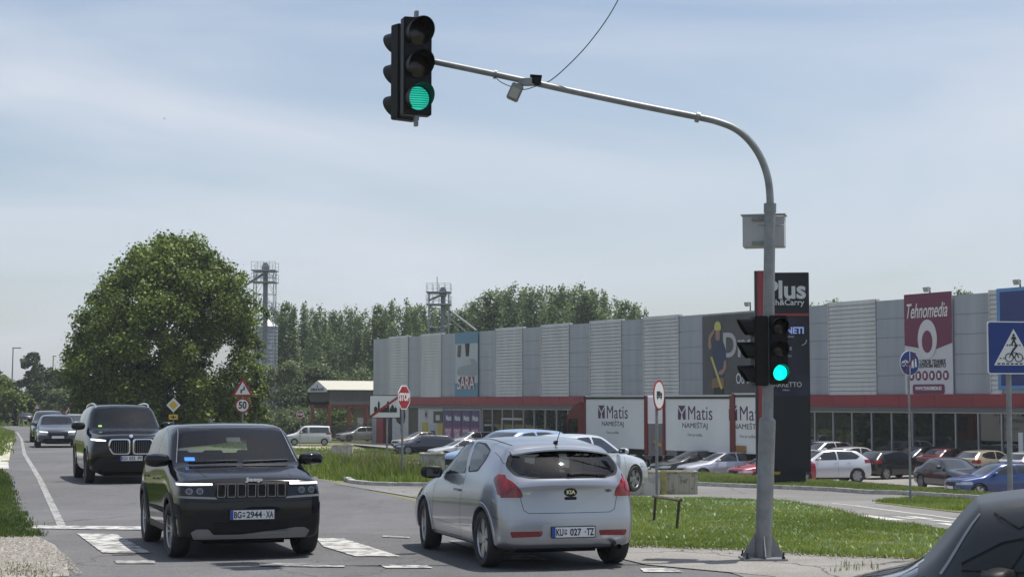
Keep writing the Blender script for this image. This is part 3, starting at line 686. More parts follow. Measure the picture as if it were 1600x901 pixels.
    seam(tree, root, [([(-.90, .80), (-.62, .80)], 'x', -1), ([(.62, .80), (.90, .80)], 'x', -1), ([(-.86, .56), (-.42, .575), (.42, .575), (.86, .56)], 'x', -1)], 'bumper_seam', mat('silver_crease', ()), .010, .002)
    seam(tree, root, [([(-1.5, s_*.52), (-.6, s_*.55), (.1, s_*.55)], 'z', 1) for s_ in (1, -1)], 'roof_channel', M_DARK, .014, .002)
    arches(tree, root, d, M_SILVER, .045, .010)
    wheels(root, d, 'fat', 5, M_ALLOY, R(-6)); mirrorpart(root, .55, 1.02, .87, M_DARK, 1.0); seats(root, d, .0, -.95); underbody(root, d)
    MB().tube([(-1.55, 0, 1.42), (-1.62, 0, 1.44)], [.03, .012], 8).tube([(-1.60, 0, 1.44), (-1.80, 0, 1.64)], .005, 5).build('antenna', M_DARK, root)
    a = proj(tree, [(.02, 1.065), (-.20, 1.075), (-.48, 1.055)], 'x', -1, .018)
    MB().tube([p for p, n in a], [.016]+[.008]*(len(a)-2)+[.004], 5).tube([p+Vector((-.012, 0, .014)) for p, n in a], .005, 5).build('wiper', M_DARK, root, True)
    MB().tube([(-2.13, -.58, .25), (-1.95, -.58, .25)], .035, 12, False).build('exhaust', M_CLAD, root)
    ht = [(.28, 1.10), (.28, 1.25)]
    MB().box(-1.3, -1.28, -.44, -.28, 1.06, 1.24).box(-1.3, -1.28, .30, .46, 1.06, 1.24).build('headrest', mat('pale_headrest', (.3, .34, .38), .8), root, bevel=.02)
    return d

# ---- large black SUV with kidney grille
def make_bmw(root):
    d = spec(5.16, 2.0, 1.82, .88, 3.1, .385, 1.13, 1.42, 1.22, 2.10, 4.55, 1.76, 5.0, 1.22, wr=.74, clr=.23, bf=1.13, br=1.2,
             prof=[(0, .14), (.28, .05), (.45, 0), (.75, 0), (1.0, .02), (1.12, .10)])
    bm = body_mesh(d)
    imprint(bm, roundpoly([(-.78, 1.24), (.78, 1.24), (.63, 1.735), (-.63, 1.735)], .05), 'x', 1, 2, lambda c, n: c.x > .3 and n.z > .15)
    fw = roundpoly(U(d, [(1.62, 1.22), (2.22, 1.70), (2.85, 1.73), (2.85, 1.23)]), .04); rw = roundpoly(U(d, [(2.93, 1.23), (2.93, 1.73), (3.8, 1.73), (3.85, 1.24)]), .04); qw = roundpoly(U(d, [(3.92, 1.24), (3.9, 1.72), (4.45, 1.68), (4.6, 1.32)]), .04)
    for sg in (1, -1):
        for q, mi in ((fw, 4), (rw, 5), (qw, 5)): imprint(bm, q, 'y', sg, mi)
    lp = roundpoly([(.58, .972), (.58, 1.0), (.66, 1.012), (.90, 1.03), (.92, 1.0), (.78, .975)], .01)
    lo = roundpoly([(.60, .70), (.66, .86), (1.05, .88), (1.05, .66)], .03)
    for q in (lp, mirrored(lp)): imprint(bm, q, 'x', 1, 6, FRONT(d, .6))
    for q in (lo, mirrored(lo)): imprint(bm, q, 'x', 1, 7, FRONT(d, .6))
    imprint(bm, roundpoly([(-.70, .27), (.70, .27), (.62, .52), (-.62, .52)], .04), 'x', 1, 8, FRONT(d, .5))
    parts, tree = split(bm, root, {0: 'body', 2: 'windshield', 4: 'side_window*', 5: 'side_window*', 6: 'headlight*', 7: 'lower_headlight*', 8: 'air_intake'},
                        {0: M_BLACKP, 2: M_GLASS, 4: M_GLASS, 5: M_GLASSD, 6: M_DRL, 7: M_LAMPD, 8: M_LINER}, {6: .004})
    for sg in (1, -1):
        a = roundpoly([(sg*.03, .67), (sg*.03, 1.03), (sg*.50, 1.03), (sg*.54, .86), (sg*.44, .67)], .07); b = [(p[0]*.86+sg*.27*.14, (p[1]-.85)*.84+.85) for p in a]
        n = len(a); xs = hitx(tree, sg*.27, .85, 1, .03); mb = MB()
        bend = lambda y, z: xs-.10*(abs(y)-.27)
        mb.add([(bend(y, z), y, z) for y, z in a]+[(bend(y, z)+.01, y, z) for y, z in b]+[(bend(y, z)-.08, y, z) for y, z in a], [(k, (k+1) % n, n+(k+1) % n, n+k) for k in range(n)]+[(k, (k+1) % n, 2*n+(k+1) % n, 2*n+k) for k in range(n)])
        g = mb.build('grille', M_CHROME, root, True)
        MB().add([(bend(y, z)-.015, y, z) for y, z in b], [tuple(range(n))]).build('grille_mesh', M_LINER, g)
        mb = MB(); yi = min(abs(p[0]) for p in b); ya = max(abs(p[0]) for p in b)
        for k in range(8):
            y = sg*(yi+.03+(ya-yi-.08)*k/7); zz = [p[1] for p in b if abs(p[0]-y) < .08]
            mb.box(bend(y, 0)-.03, bend(y, 0)+.004, y-.006, y+.006, .71, .985 if k < 7 else .95)
        mb.build('grille_bar', M_ALLOYD, g)
    xb = hitx(tree, 0, 1.075, 1, .004)
    eb = MB().lathe([(.001, 0), (.042, 0), (.045, .006), (.001, .008)], 24, Matrix.Translation((xb, 0, 1.085)) @ Matrix.Rotation(R(55), 4, 'Y')).build('badge', M_CHROME, root, True)
    xp = hitx(tree, 0, .58, 1, .03); plate(root, xp, 0, .585, 1, 'KU', '032', 'PV')
    seam(tree, root, [(U(d, [(1.5, .4), (1.5, 1.1), (1.62, 1.22)]), 'y', s) for s in (1, -1)]+[(U(d, [(2.89, .38), (2.89, 1.75)]), 'y', s) for s in (1, -1)]+[([(2.58-.2, s*.6), (2.58-1.3, s*.86)], 'z', 1) for s in (1, -1)])
    for s in (1, -1):
        mb = MB(); pts = []
        for u in (2.1, 2.2, 2.6, 3.2, 3.8, 4.35, 4.5):
            x = d['L']/2-u; h = tree.ray_cast(Vector((x, s*.64, 5)), Vector((0, 0, -1))); pts.append(h[0]+Vector((0, 0, .05 if 2.15 < u < 4.45 else .0)))
        mb.tube(pts, .02, 8).build('roof_rail', M_CHROME, root, True)
    arches(tree, root, d, M_BLACKP, .06, .015); wheels(root, d, 'double', 5, M_ALLOYD, 0); mirrorpart(root, .80, 1.30, 1.0, M_BLACKP, 1.15); seats(root, d, .15, -.85, zf=.15); underbody(root, d)
    addpatch('windshield_sticker', root, tree, [(-.63, 1.28), (-.63, 1.32), (-.55, 1.32), (-.55, 1.28)], 'x', 1, mat('green_sticker', (.30, .55, .12), .5), .003)
    return d

# ---- generic cars of several kinds
def generic(root, kind, paint, clear=False, lite=True):
    if kind == 'sedan':
        d = spec(4.65, 1.82, 1.45, .92, 2.70, .33, .80, 1.30, .97, 2.15, 3.35, 1.40, 3.95, 1.04, ud=4.45, zd=1.02, wr=.72, clr=.19, bf=.89, br=.95)
        W1 = [(1.55, .96), (2.22, 1.35), (2.72, 1.375), (2.76, .985)]; W2 = [(2.83, .985), (2.79, 1.375), (3.28, 1.35), (3.72, 1.16), (3.78, 1.03), (3.5, .99)]
        rg = [(-.58, 1.08), (.58, 1.08), (.5, 1.35), (-.5, 1.35)]
    elif kind == 'liftback':
        d = spec(4.75, 1.85, 1.46, .93, 2.75, .335, .82, 1.30, .98, 2.12, 3.45, 1.41, 4.25, 1.06, ud=4.55, zd=1.03, wr=.72, clr=.19, bf=.90, br=.96)
        W1 = [(1.55, .97), (2.2, 1.36), (2.78, 1.385), (2.82, .995)]; W2 = [(2.89, .995), (2.85, 1.385), (3.4, 1.36), (3.95, 1.16), (4.0, 1.05), (3.6, 1.0)]
        rg = [(-.58, 1.10), (.58, 1.10), (.5, 1.36), (-.5, 1.36)]
    elif kind == 'suv':
        d = spec(4.45, 1.84, 1.63, .90, 2.67, .355, .98, 1.15, 1.12, 1.85, 3.70, 1.56, 4.22, 1.14, wr=.74, clr=.23, bf=1.02, br=1.09)
        W1 = [(1.38, 1.10), (1.98, 1.52), (2.5, 1.545), (2.55, 1.12)]; W2 = [(2.62, 1.125), (2.58, 1.545), (3.4, 1.52), (3.75, 1.28), (3.55, 1.15)]
        rg = [(-.62, 1.18), (.62, 1.18), (.52, 1.48), (-.52, 1.48)]
    elif kind == 'wagon':
        d = spec(4.70, 1.82, 1.50, .92, 2.70, .33, .84, 1.25, .98, 2.05, 4.05, 1.44, 4.50, 1.05, wr=.73, clr=.19, bf=.91, br=.98)
        W1 = [(1.5, .98), (2.15, 1.39), (2.75, 1.42), (2.78, 1.0)]; W2 = [(2.84, 1.0), (2.82, 1.42), (3.95, 1.40), (4.22, 1.2), (4.1, 1.04)]
        rg = [(-.6, 1.10), (.6, 1.10), (.5, 1.38), (-.5, 1.38)]
    elif kind == 'van':
        d = spec(4.14, 1.75, 1.80, .78, 2.69, .31, .98, 1.0, 1.14, 1.62, 3.85, 1.74, 4.05, 1.1, wr=.84, clr=.2, bf=1.04, br=1.06, gr=.98)
        W1 = [(1.15, 1.10), (1.62, 1.60), (1.95, 1.64), (1.98, 1.10)]; W2 = [(2.12, 1.12), (2.12, 1.62), (3.82, 1.62), (3.90, 1.12)]
        rg = [(-.65, 1.15), (.65, 1.15), (.58, 1.62), (-.58, 1.62)]
    else:
        d = spec(4.28, 1.80, 1.47, .87, 2.62, .325, .85, 1.12, .97, 1.92, 3.60, 1.41, 4.08, 1.03, wr=.73, clr=.19, bf=.90, br=1.0)
        W1 = [(1.42, .97), (1.78, 1.18), (2.1, 1.35), (2.48, 1.385), (2.55, 1.0)]; W2 = [(2.62, 1.005), (2.56, 1.385), (3.0, 1.375), (3.45, 1.28), (3.6, 1.16), (3.35, 1.05)]
        rg = [(-.62, 1.08), (.62, 1.08), (.54, 1.36), (-.54, 1.36)]
    bm = body_mesh(d, 2); H = d['H']; zc = d['zc']
    hb = d['W']/2
    imprint(bm, roundpoly([(-.76*hb, zc+.03), (.76*hb, zc+.03), (.64*hb, H-.085), (-.64*hb, H-.085)], .05), 'x', 1, 2, lambda c, n: n.z > .12 and c.x > d['L']/2-d['uh']-.25)
    imprint(bm, roundpoly(rg, .06), 'x', -1, 3, lambda c, n: c.x < -.6)
    for sg in (1, -1):
        for W_ in (W1, W2): imprint(bm, roundpoly(U(d, W_), .04), 'y', sg, 4)
    zf = d['zt'][0][1]
    hl = roundpoly([(.50*hb, zf-.17), (.52*hb, zf-.09), (1.2*hb, zf-.01), (1.2*hb, zf-.15)], .03)
    tl = roundpoly([(.62*hb, zc-.17), (.66*hb, zc+.01), (1.2*hb, zc+.03), (1.2*hb, zc-.15)], .03)
    for q in (hl, mirrored(hl)): imprint(bm, q, 'x', 1, 5, FRONT(d, .6))
    for q in (tl, mirrored(tl)): imprint(bm, q, 'x', -1, 6, REAR(d, .5))
    imprint(bm, roundpoly([(-.47*hb, zf-.12), (-.44*hb, zf-.07), (.44*hb, zf-.07), (.47*hb, zf-.12), (.36*hb, zf-.27), (-.36*hb, zf-.27)], .02), 'x', 1, 7, FRONT(d, .4))
    imprint(bm, roundpoly([(-.75*hb, .26), (.75*hb, .26), (.62*hb, .42), (-.62*hb, .42)], .04), 'x', 1, 8, FRONT(d, .5))
    imprint(bm, roundpoly([(-.85*hb, .15), (.85*hb, .15), (.8*hb, .33), (-.8*hb, .33)], .02), 'x', -1, 9, REAR(d, .5))
    gm = M_GLASS if clear else M_GLASSO
    parts, tree = split(bm, root, {0: 'body', 2: 'windshield', 3: 'rear_window', 4: 'side_window*', 5: 'headlight*', 6: 'taillight*', 7: 'grille', 8: 'air_intake', 9: 'lower_bumper'},
                        {0: paint, 2: gm, 3: gm, 4: gm, 5: M_LAMP, 6: M_RED, 7: M_DARK, 8: M_LINER, 9: M_DARK}, {5: .003, 6: .003})
    L = d['L']; b0 = W1[-1]; xm = L/2-(b0[0]+.035)
    seam(tree, root, [([(xm, .30), (xm, b0[1]+.0)], 'y', s) for s in (1, -1)]+[(U(d, [(d['uc']+.18, .30), (d['uc']+.2, d['belt'][3][1])]), 'y', s) for s in (1, -1)], w=.008)
    for s in (1, -1):
        for x in (xm+.12, ) + ((L/2-d['fo']-d['wb']+.42,) if kind != 'van' else ()):
            y = hity(tree, x, b0[1]-.14, s, .025)
            if y: MB().box(x-.09, x+.09, min(y, y-s*.015), max(y, y-s*.015), b0[1]-.155, b0[1]-.125).build('door_handle', paint, root)
    xp = hitx(tree, 0, .47, 1, .012); MB().box(xp-.01, xp+.002, -.26, .26, .42, .53).build('number_plate', M_PLATE, root)
    xp = hitx(tree, 0, .60, -1, .012); MB().box(xp-.002, xp+.01, -.26, .26, .55, .66).build('number_plate', M_PLATE, root)
    wheels(root, d, random.choice(['fat', 'double', 'thin']), random.choice([5, 5, 6, 7]), M_ALLOY, 0); mirrorpart(root, L/2-d['uc']-.42, zc+.06, hb-.02, paint, .95); underbody(root, d)
    if clear: seats(root, d, L/2-d['uc']-1.15, L/2-d['uc']-2.0)
    return d, tree
# ================================================================= THE PLACE
D0 = .008
asph = asphalt('asphalt', (.125, .125, .13), (.9, .06, 1), R(-16.7), .35)
asph2 = mat('pale_asphalt', (.24, .235, .225), .9, var=.13, vscale=.5, bump=.3, bscale=90, detail=12)
lotm = asphalt('lot_asphalt', (.225, .215, .205), (.4, .4, 1), 0, .4)
grav = mat('gravel', (.40, .38, .35), .95, vscale=14, bump=.7, bscale=55, detail=14, col2=(.17, .155, .14))
paint = mat('road_paint', (.46, .46, .44), .78, col2=(.17, .17, .172), vscale=5, lo=.43, hi=.55, detail=15)
paintw = mat('worn_road_paint', (.33, .33, .32), .8, col2=(.135, .135, .14), vscale=8, lo=.42, hi=.56, detail=15)
soil = mat('grass_soil', (.10, .135, .04), .95, col2=(.17, .15, .09), vscale=.9, detail=12, bump=.4, bscale=12)
conc = mat('concrete', (.42, .41, .38), .9, var=.22, vscale=2.5, bump=.3, bscale=30, detail=12)
kerbm = mat('kerb_concrete', (.38, .37, .35), .9, var=.25, vscale=4, detail=12)

# ground sheet
vs = [(x, y, T(x, y)) for y in YS for x in XS]; nx = len(XS)
Z = terr(np.repeat(XS[None], len(YS), 0), np.repeat(YS[:, None], nx, 1)); vs = [(XS[i], YS[j], Z[j, i]) for j in range(len(YS)) for i in range(nx)]
me = bpy.data.meshes.new('ground'); me.from_pydata(vs, [], [(j*nx+i, j*nx+i+1, (j+1)*nx+i+1, (j+1)*nx+i) for j in range(len(YS)-1) for i in range(nx-1)])
g = tag(link('ground', me, soil, smooth=True), kind='structure')

# main road (one polygon between the right edge and the left shoulder), side road, lot
def rl(off): return [(np.interp(y, *RLE)-off, y) for y in (-20, 5, 20, 26, 42.7, 63, 80, 96.6, 127, 145, 160, 177, 195, 220, 240, 280)]
def rr(off, y0=-20): return [(np.interp(y, *RRE)+off, y) for y in (-20, 0, 20, 43.8, 60, 76, 100, 125, 150, 172, 185, 200, 218, 235, 255, 290) if y >= y0]
shoulder = {26: .85}
L_edge = [(x, y) for x, y in rl(.8)]
road_poly = L_edge + rr(0)[::-1]
drape('road', road_poly, D0, asph)
# junction mouth and the side road towards the lot
sidepx = [(545, 752), (620, 757), (690, 757), (760, 748)]
Pk = [gp(*p) for p in ((1062, 758), (1110, 760), (1180, 763), (1235, 765), (1300, 768), (1400, 773), (1500, 780), (1560, 784))]
kx, ky = Pk[-1]; kdir = (Pk[-1][0]-Pk[-2][0], Pk[-1][1]-Pk[-2][1])
Pk_ext = Pk+[(kx+kdir[0]*4, ky+kdir[1]*4)]
Isl_top = [gp(*p) for p in ((985, 783), (1040, 779), (1090, 779), (1185, 783), (1228, 785), (1281, 796), (1315, 806), (1366, 816), (1427, 822), (1483, 832), (1560, 846))]
Isl_bot = [gp(*p) for p in ((1560, 880), (1385, 873), (1300, 871), (1167, 861), (1060, 858), (985, 854))]
left_open = [(-1.5, 36), (-3.5, 40.6), (-1.2, 41), (2.2, 42.5), (5, 52)]
drape('side_road', [(3.2, 15)]+[(2.4, 20), (.5, 28), (-2.5, 36), (-4.2, 40.3)]+[gp(560, 754), gp(620, 759), gp(690, 760), gp(760, 756), gp(880, 757), gp(1000, 758)]+Pk_ext+[(32, 30), (32, 14)], D0*2, asphalt('side_asphalt', (.19, .187, .18), (.1, .7, 1), R(-25), .75))
# island, verge and pavement
isl = Isl_top+Isl_bot
drape('grass_island', isl, .026, soil)
pv = [gp(*p) for p in ((985, 857), (1060, 861), (1167, 864), (1300, 874), (1385, 876), (1560, 883))]
drape('pavement', pv+[(12, 19), (12, 15.5), (3.6, 15.5), (2.9, 19), gp(1010, 884), gp(960, 872)], .0205, asphalt('pavement_asphalt', (.23, .22, .205), (1, 1, 1), 0, .7))
tri = [gp(*p) for p in ((1366, 786), (1422, 780), (1494, 783), (1560, 787), (1600, 800), (1498, 802), (1414, 792))]
drape('grass_patch', tri, .026, soil)
# cycle path dashes on the side road
def strip(name, px0, px1, w, m, off=.021, ad=None):
    a, b = Vector(gp(*px0)), Vector(gp(*px1)); d = (b-a).normalized(); n = Vector((-d.y, d.x))*w/2
    return drape(name, [a-n, b-n, b+n, a+n], off, m)
pd = mat('path_paint', (.55, .55, .52), .8, col2=(.35, .35, .33), vscale=5)
for p, q, w_ in (((1288, 794), (1312, 802), .16), ((1345, 806), (1403, 814), .3), ((1398, 808), (1430, 812), .14), ((1422, 808), (1452, 812), .2), ((1448, 813), (1490, 817), .16), ((1330, 790), (1500, 813), .10), ((1300, 787), (1340, 791), .1), ((1470, 819), (1500, 823), .2)):
    strip('path_marking', p, q, w_, pd)
# painted marks on the main road
drape('edge_line', [(x+.0, y) for x, y in rl(.0)[3:]]+[(x+.14, y) for x, y in rl(.0)[3:]][::-1], .016, paintw)
def quad(name, pts, m, off=.02):
    P_ = [Vector(gp(*p)) for p in pts]; o = []
    for i in range(len(P_)):
        a, b = P_[i], P_[(i+1) % len(P_)]; n = max(1, int((b-a).length/.12)); nn = Vector((-(b-a).y, (b-a).x)).normalized()
        o += [a+(b-a)*k/n+(nn*random.gauss(0, .004) if k else nn*0) for k in range(n)]
    return drape(name, o, off, m)
quad('stop_line', [(49, 822), (49, 826.5), (216, 829), (470, 834), (470, 829.5), (216, 823.5)], paint)
quad('faint_line', [(598, 838), (640, 840), (640, 842), (598, 840)], paintw)
quad('crossing_bar', [(120, 834.5), (181, 836), (236, 865), (160, 865)], paint)
quad('crossing_bar', [(494, 842), (536, 842.5), (625, 871), (555, 871), (505, 855)], paint)
quad('crossing_bar', [(700, 846), (742, 847), (860, 876), (790, 876)], paint)
quad('crossing_edge', [(177, 877), (242, 877), (242, 882), (182, 882)], paintw)
quad('crossing_edge', [(405, 881), (538, 884), (538, 888), (405, 886)], paintw)
quad('crossing_edge', [(590, 883.5), (665, 884), (676, 889), (604, 889)], paint)
quad('crossing_edge', [(1000, 890), (1052, 890), (1068, 896), (1005, 895)], paint)
# left verge details
quad('driveway', [(-160, 714), (12, 712), (14, 732), (-160, 734)], conc, .012)
quad('dirt_path', [(-400, 842), (60, 840), (86, 852), (104, 876), (108, 901), (-400, 930)], grav, .014)
quad('lot_road', [(470, 704), (600, 709), (690, 713), (690, 737), (640, 737), (560, 718), (470, 712)], asph2, .03)
# parking lot: flat asphalt from the verge to the building
De = lambda x: float(np.interp(x, [-20, 7.7, 13.7, 15.6, 25, 40], [80, 77, 66, 61, 45, 30]))
lot = [(x, De(x)+5) for x in (2, 7.7, 11, 13.7, 15.6, 20, 25, 32, 40)]
UV = Vector((.489, -.872)); NV = Vector((-.872, -.489)); A0 = Vector((-13.4, 163.6))
def wallpt(a, o=0): p = A0+UV*a+NV*o; return (p.x, p.y)
drape('parking_lot', lot+[(70, 30), (70, 20), wallpt(130, 0), wallpt(0, 0), (-16, 160), (-9, 141), (2, 120), (6, 100)], .02, lotm)
quad('access_strip', [(430, 697), (570, 701), (572, 705), (430, 702)], conc, .05)

# kerbs: runs of stones as one thing each
def kerb(pts, h, w_, label, seg=1.0, mtl=kerbm, z0=0.0):
    mb = MB(); P = [Vector(p) for p in pts]
    root = thing('kerb', label, 'kerb', (0, 0, 0))
    for i in range(len(P)-1):
        d = P[i+1]-P[i]; n = max(1, round(d.length/seg))
        for k in range(n):
            a = P[i]+d*k/n; b = P[i]+d*(k+1)/n-d.normalized()*.035; nn = Vector((-d.y, d.x)).normalized()*w_; j = random.uniform(-.006, .006)
            za, zb_ = T(*a)+z0+j, T(*b)+z0+j
            mb.add([(a.x, a.y, za-.1), (b.x, b.y, zb_-.1), (b.x+nn.x, b.y+nn.y, zb_-.1), (a.x+nn.x, a.y+nn.y, za-.1), (a.x, a.y, za+h), (b.x, b.y, zb_+h), (b.x+nn.x, b.y+nn.y, zb_+h), (a.x+nn.x, a.y+nn.y, za+h)],
                   [(0, 1, 2, 3), (4, 7, 6, 5), (0, 4, 5, 1), (1, 5, 6, 2), (2, 6, 7, 3), (3, 7, 4, 0)])
    o = mb.build('stones', mtl, root, False, bevel=.012); return root
kerb(Pk_ext, .15, .16, 'long run of grey kerb stones along the pylon verge', 1.0)
kerb([gp(*p) for p in ((537, 751), (548, 756), (572, 758.5), (620, 760), (690, 760.5), (720, 758))], .10, .15, 'low pale kerb stones edging the weedy roadside island', .8)
kerb([gp(*p) for p in ((14, 721), (18, 700), (22, 686))], .05, .25, 'broken painted kerb stones on the left verge', 2.2, mat('painted_kerb', (.6, .58, .42), .8, col2=(.2, .2, .16), vscale=3))

# ---------------------------------------------------------------- grass and weeds (stuff)
def px_poly(pts): return [gp(*p) for p in pts]
def scatter(poly, n):
    xa, xb = min(p[0] for p in poly), max(p[0] for p in poly); ya, yb = min(p[1] for p in poly), max(p[1] for p in poly)
    out = []; P = np.array(poly)
    while len(out) < n:
        x = rng.uniform(xa, xb, 4000); y = rng.uniform(ya, yb, 4000); c = np.zeros(4000, bool); j = len(P)-1
        for i in range(len(P)):
            xi, yi = P[i]; xj, yj = P[j]; q = ((yi > y) != (yj > y)) & (x < (xj-xi)*(y-yi)/((yj-yi) or 1e-9)+xi); c ^= q; j = i
        out += list(zip(x[c], y[c]))
    return np.array(out[:n])
def tufts(name, pts, hmin, hmax, wdt, m, label, blades=3, z0=0.0, spread=.06, lean=.35, tag_=True, patchy=True):
    n = len(pts)*blades; b = np.repeat(pts, blades, 0)+rng.normal(0, spread, (n, 2)); z = terr(b[:, 0], b[:, 1])+z0
    clump = .6+.8*(.5+.5*np.sin(b[:, 0]*1.9+np.sin(b[:, 1]*1.3)*2)*np.sin(b[:, 1]*2.3+1)) if patchy else 1
    h = rng.uniform(hmin, hmax, n)*clump; a = rng.uniform(0, 2*np.pi, n); dx, dy = np.cos(a)*wdt/2, np.sin(a)*wdt/2
    la = rng.uniform(0, 2*np.pi, n); ll = rng.uniform(0, lean, n)*h; tx, ty = np.cos(la)*ll, np.sin(la)*ll
    V = np.zeros((n, 5, 3)); V[:, 0] = np.c_[b[:, 0]-dx, b[:, 1]-dy, z]; V[:, 1] = np.c_[b[:, 0]+dx, b[:, 1]+dy, z]
    V[:, 2] = np.c_[b[:, 0]+dx*.8+tx*.35, b[:, 1]+dy*.8+ty*.35, z+h*.6]; V[:, 3] = np.c_[b[:, 0]-dx*.8+tx*.35, b[:, 1]-dy*.8+ty*.35, z+h*.6]; V[:, 4] = np.c_[b[:, 0]+tx, b[:, 1]+ty, z+h]
    tone = np.clip(rng.normal(.45, .25, n)+.25*np.sin(b[:, 0]*.9)*np.cos(b[:, 1]*.7), 0, 1)
    me = bpy.data.meshes.new(name); me.vertices.add(n*5); me.vertices.foreach_set('co', V.ravel())
    me.loops.add(n*7); base = np.arange(n)[:, None]*5; me.loops.foreach_set('vertex_index', (base+np.array([0, 1, 2, 3, 3, 2, 4])).ravel())
    me.polygons.add(n*2); st = (np.arange(n)[:, None]*7+np.array([0, 4])).ravel(); me.polygons.foreach_set('loop_start', st)
    me.update(calc_edges=True); at_ = me.attributes.new('tone', 'FLOAT', 'POINT'); at_.data.foreach_set('value', np.repeat(tone, 5))
    o = link(name, me, m); return tag(o, label, None, None, 'stuff') if tag_ else o
GR = leafmat('grass_blades', (.09, .13, .03), (.27, .33, .095), .45)
GR2 = leafmat('far_grass_blades', (.10, .14, .04), (.25, .29, .10), .45)
WD = leafmat('weed_blades', (.07, .12, .022), (.20, .24, .06), .35)
DRY = leafmat('dry_stems', (.12, .09, .06), (.28, .21, .14), .25)
ip_ = scatter(isl, 62000); bare = np.sin(ip_[:, 0]*1.1+2*np.sin(ip_[:, 1]*.8))*np.cos(ip_[:, 1]*1.5+np.sin(ip_[:, 0]*2.3)); ip_ = ip_[(bare < .72) | (rng.random(len(ip_)) < .35)]
mat_dry2 = leafmat('pale_dry_grass', (.16, .16, .08), (.32, .30, .18), .3)
tufts('grass', ip_, .015, .052, .011, GR, 'short bright grass on the traffic island', 5, .022, lean=.9)
tufts('grass', scatter(isl, 1500), .03, .085, .035, leafmat('clover', (.16, .26, .08), (.36, .42, .26), .2), 'clover and daisies in the traffic island grass', 3, .022, lean=1.2)
edge_pts = []
for A_ in (Isl_top, Isl_bot):
    for i in range(len(A_)-1):
        a, b = np.array(A_[i]), np.array(A_[i+1]); n = int(np.linalg.norm(b-a)*30); edge_pts += [a+(b-a)*t+rng.normal(0, .09, 2) for t in rng.uniform(0, 1, n)]
tufts('grass', np.array(edge_pts), .02, .09, .012, WD, 'longer grass along the island edge', 4, .01, lean=.7)
tufts('grass', scatter(tri, 4000), .03, .08, .02, GR, 'short grass on the small triangular patch', 4, .05)
verge = Pk_ext[:-1]+[(x, De(x)-.2) for x in (15.9, 15.6, 13.7, 11, 7.7)]
verge = [(x, y+.2) for x, y in Pk_ext[:-1]]+[(22, De(22)-.3)]+[(x, De(x)-.2) for x in (17, 15.6, 13.7, 11, 7.7)]
tufts('grass', scatter(verge, 18000), .04, .10, .03, GR2, 'mown grass on the verge round the pylon', 4)
LV = px_poly([(-300, 668), (2, 668), (23, 674), (24, 690), (14, 712), (-300, 712)]); LV2 = px_poly([(-300, 735), (0, 734), (12, 744), (24, 783), (48, 822), (64, 838), (40, 841), (-300, 843)])
tufts('grass', scatter(LV, 6000), .06, .16, .05, GR, 'grass on the far left verge', 4); tufts('grass', scatter(LV2, 24000), .02, .08, .018, leafmat('dark_grass_blades', (.045, .075, .015), (.14, .19, .05), .3), 'grass on the near left verge', 4)
tufts('grass', scatter(px_poly([(-100, 880), (10, 878), (60, 884), (96, 899), (90, 930), (-100, 930)]), 300), .02, .06, .015, mat_dry2, 'dry grass beside the dirt path', 4)
WI = px_poly([(487, 742), (500, 748), (545, 752), (620, 755), (690, 756), (700, 742), (640, 735), (560, 726), (470, 720)])
wp_ = scatter(WI, 1500); wk = .5+.5*np.sin(wp_[:, 0]*2.1+1)*np.sin(wp_[:, 1]*1.7+wp_[:, 0]); wp_ = wp_[rng.random(len(wp_)) < wk]
tufts('weeds', wp_, .12, .42, .03, WD, 'tall green weeds on the roadside island', 8, spread=.14, lean=.6)
tufts('weeds', scatter(px_poly([(520, 745), (700, 752), (700, 738), (520, 730)]), 200), .25, .55, .016, DRY, 'brown seeding stems among the roadside weeds', 5, spread=.12)
tufts('grass', scatter(WI, 6000), .05, .18, .03, GR, 'grass beneath the roadside weeds', 4)
FG = [(-13, 76), (-6, 60), (-2, 50), (5, 56), (5, 100), (0, 122), (-10, 140), (-34, 150), (-27, 125), (-21, 100)]
tufts('grass', scatter(FG, 22000), .06, .2, .09, GR2, 'rough grass on the low ground beyond the road', 3, spread=.2)
BK = [(-60, 168), (-75, 205), (-140, 240), (-140, 300), (-60, 300), (-35, 190)]
BL = [(-47, 150), (-34, 108), (-60, 108), (-140, 150), (-140, 210), (-70, 178)]
tufts('grass', scatter(BK, 3000), .3, .7, .3, GR2, 'long grass beyond the road bend', 3, spread=.4)

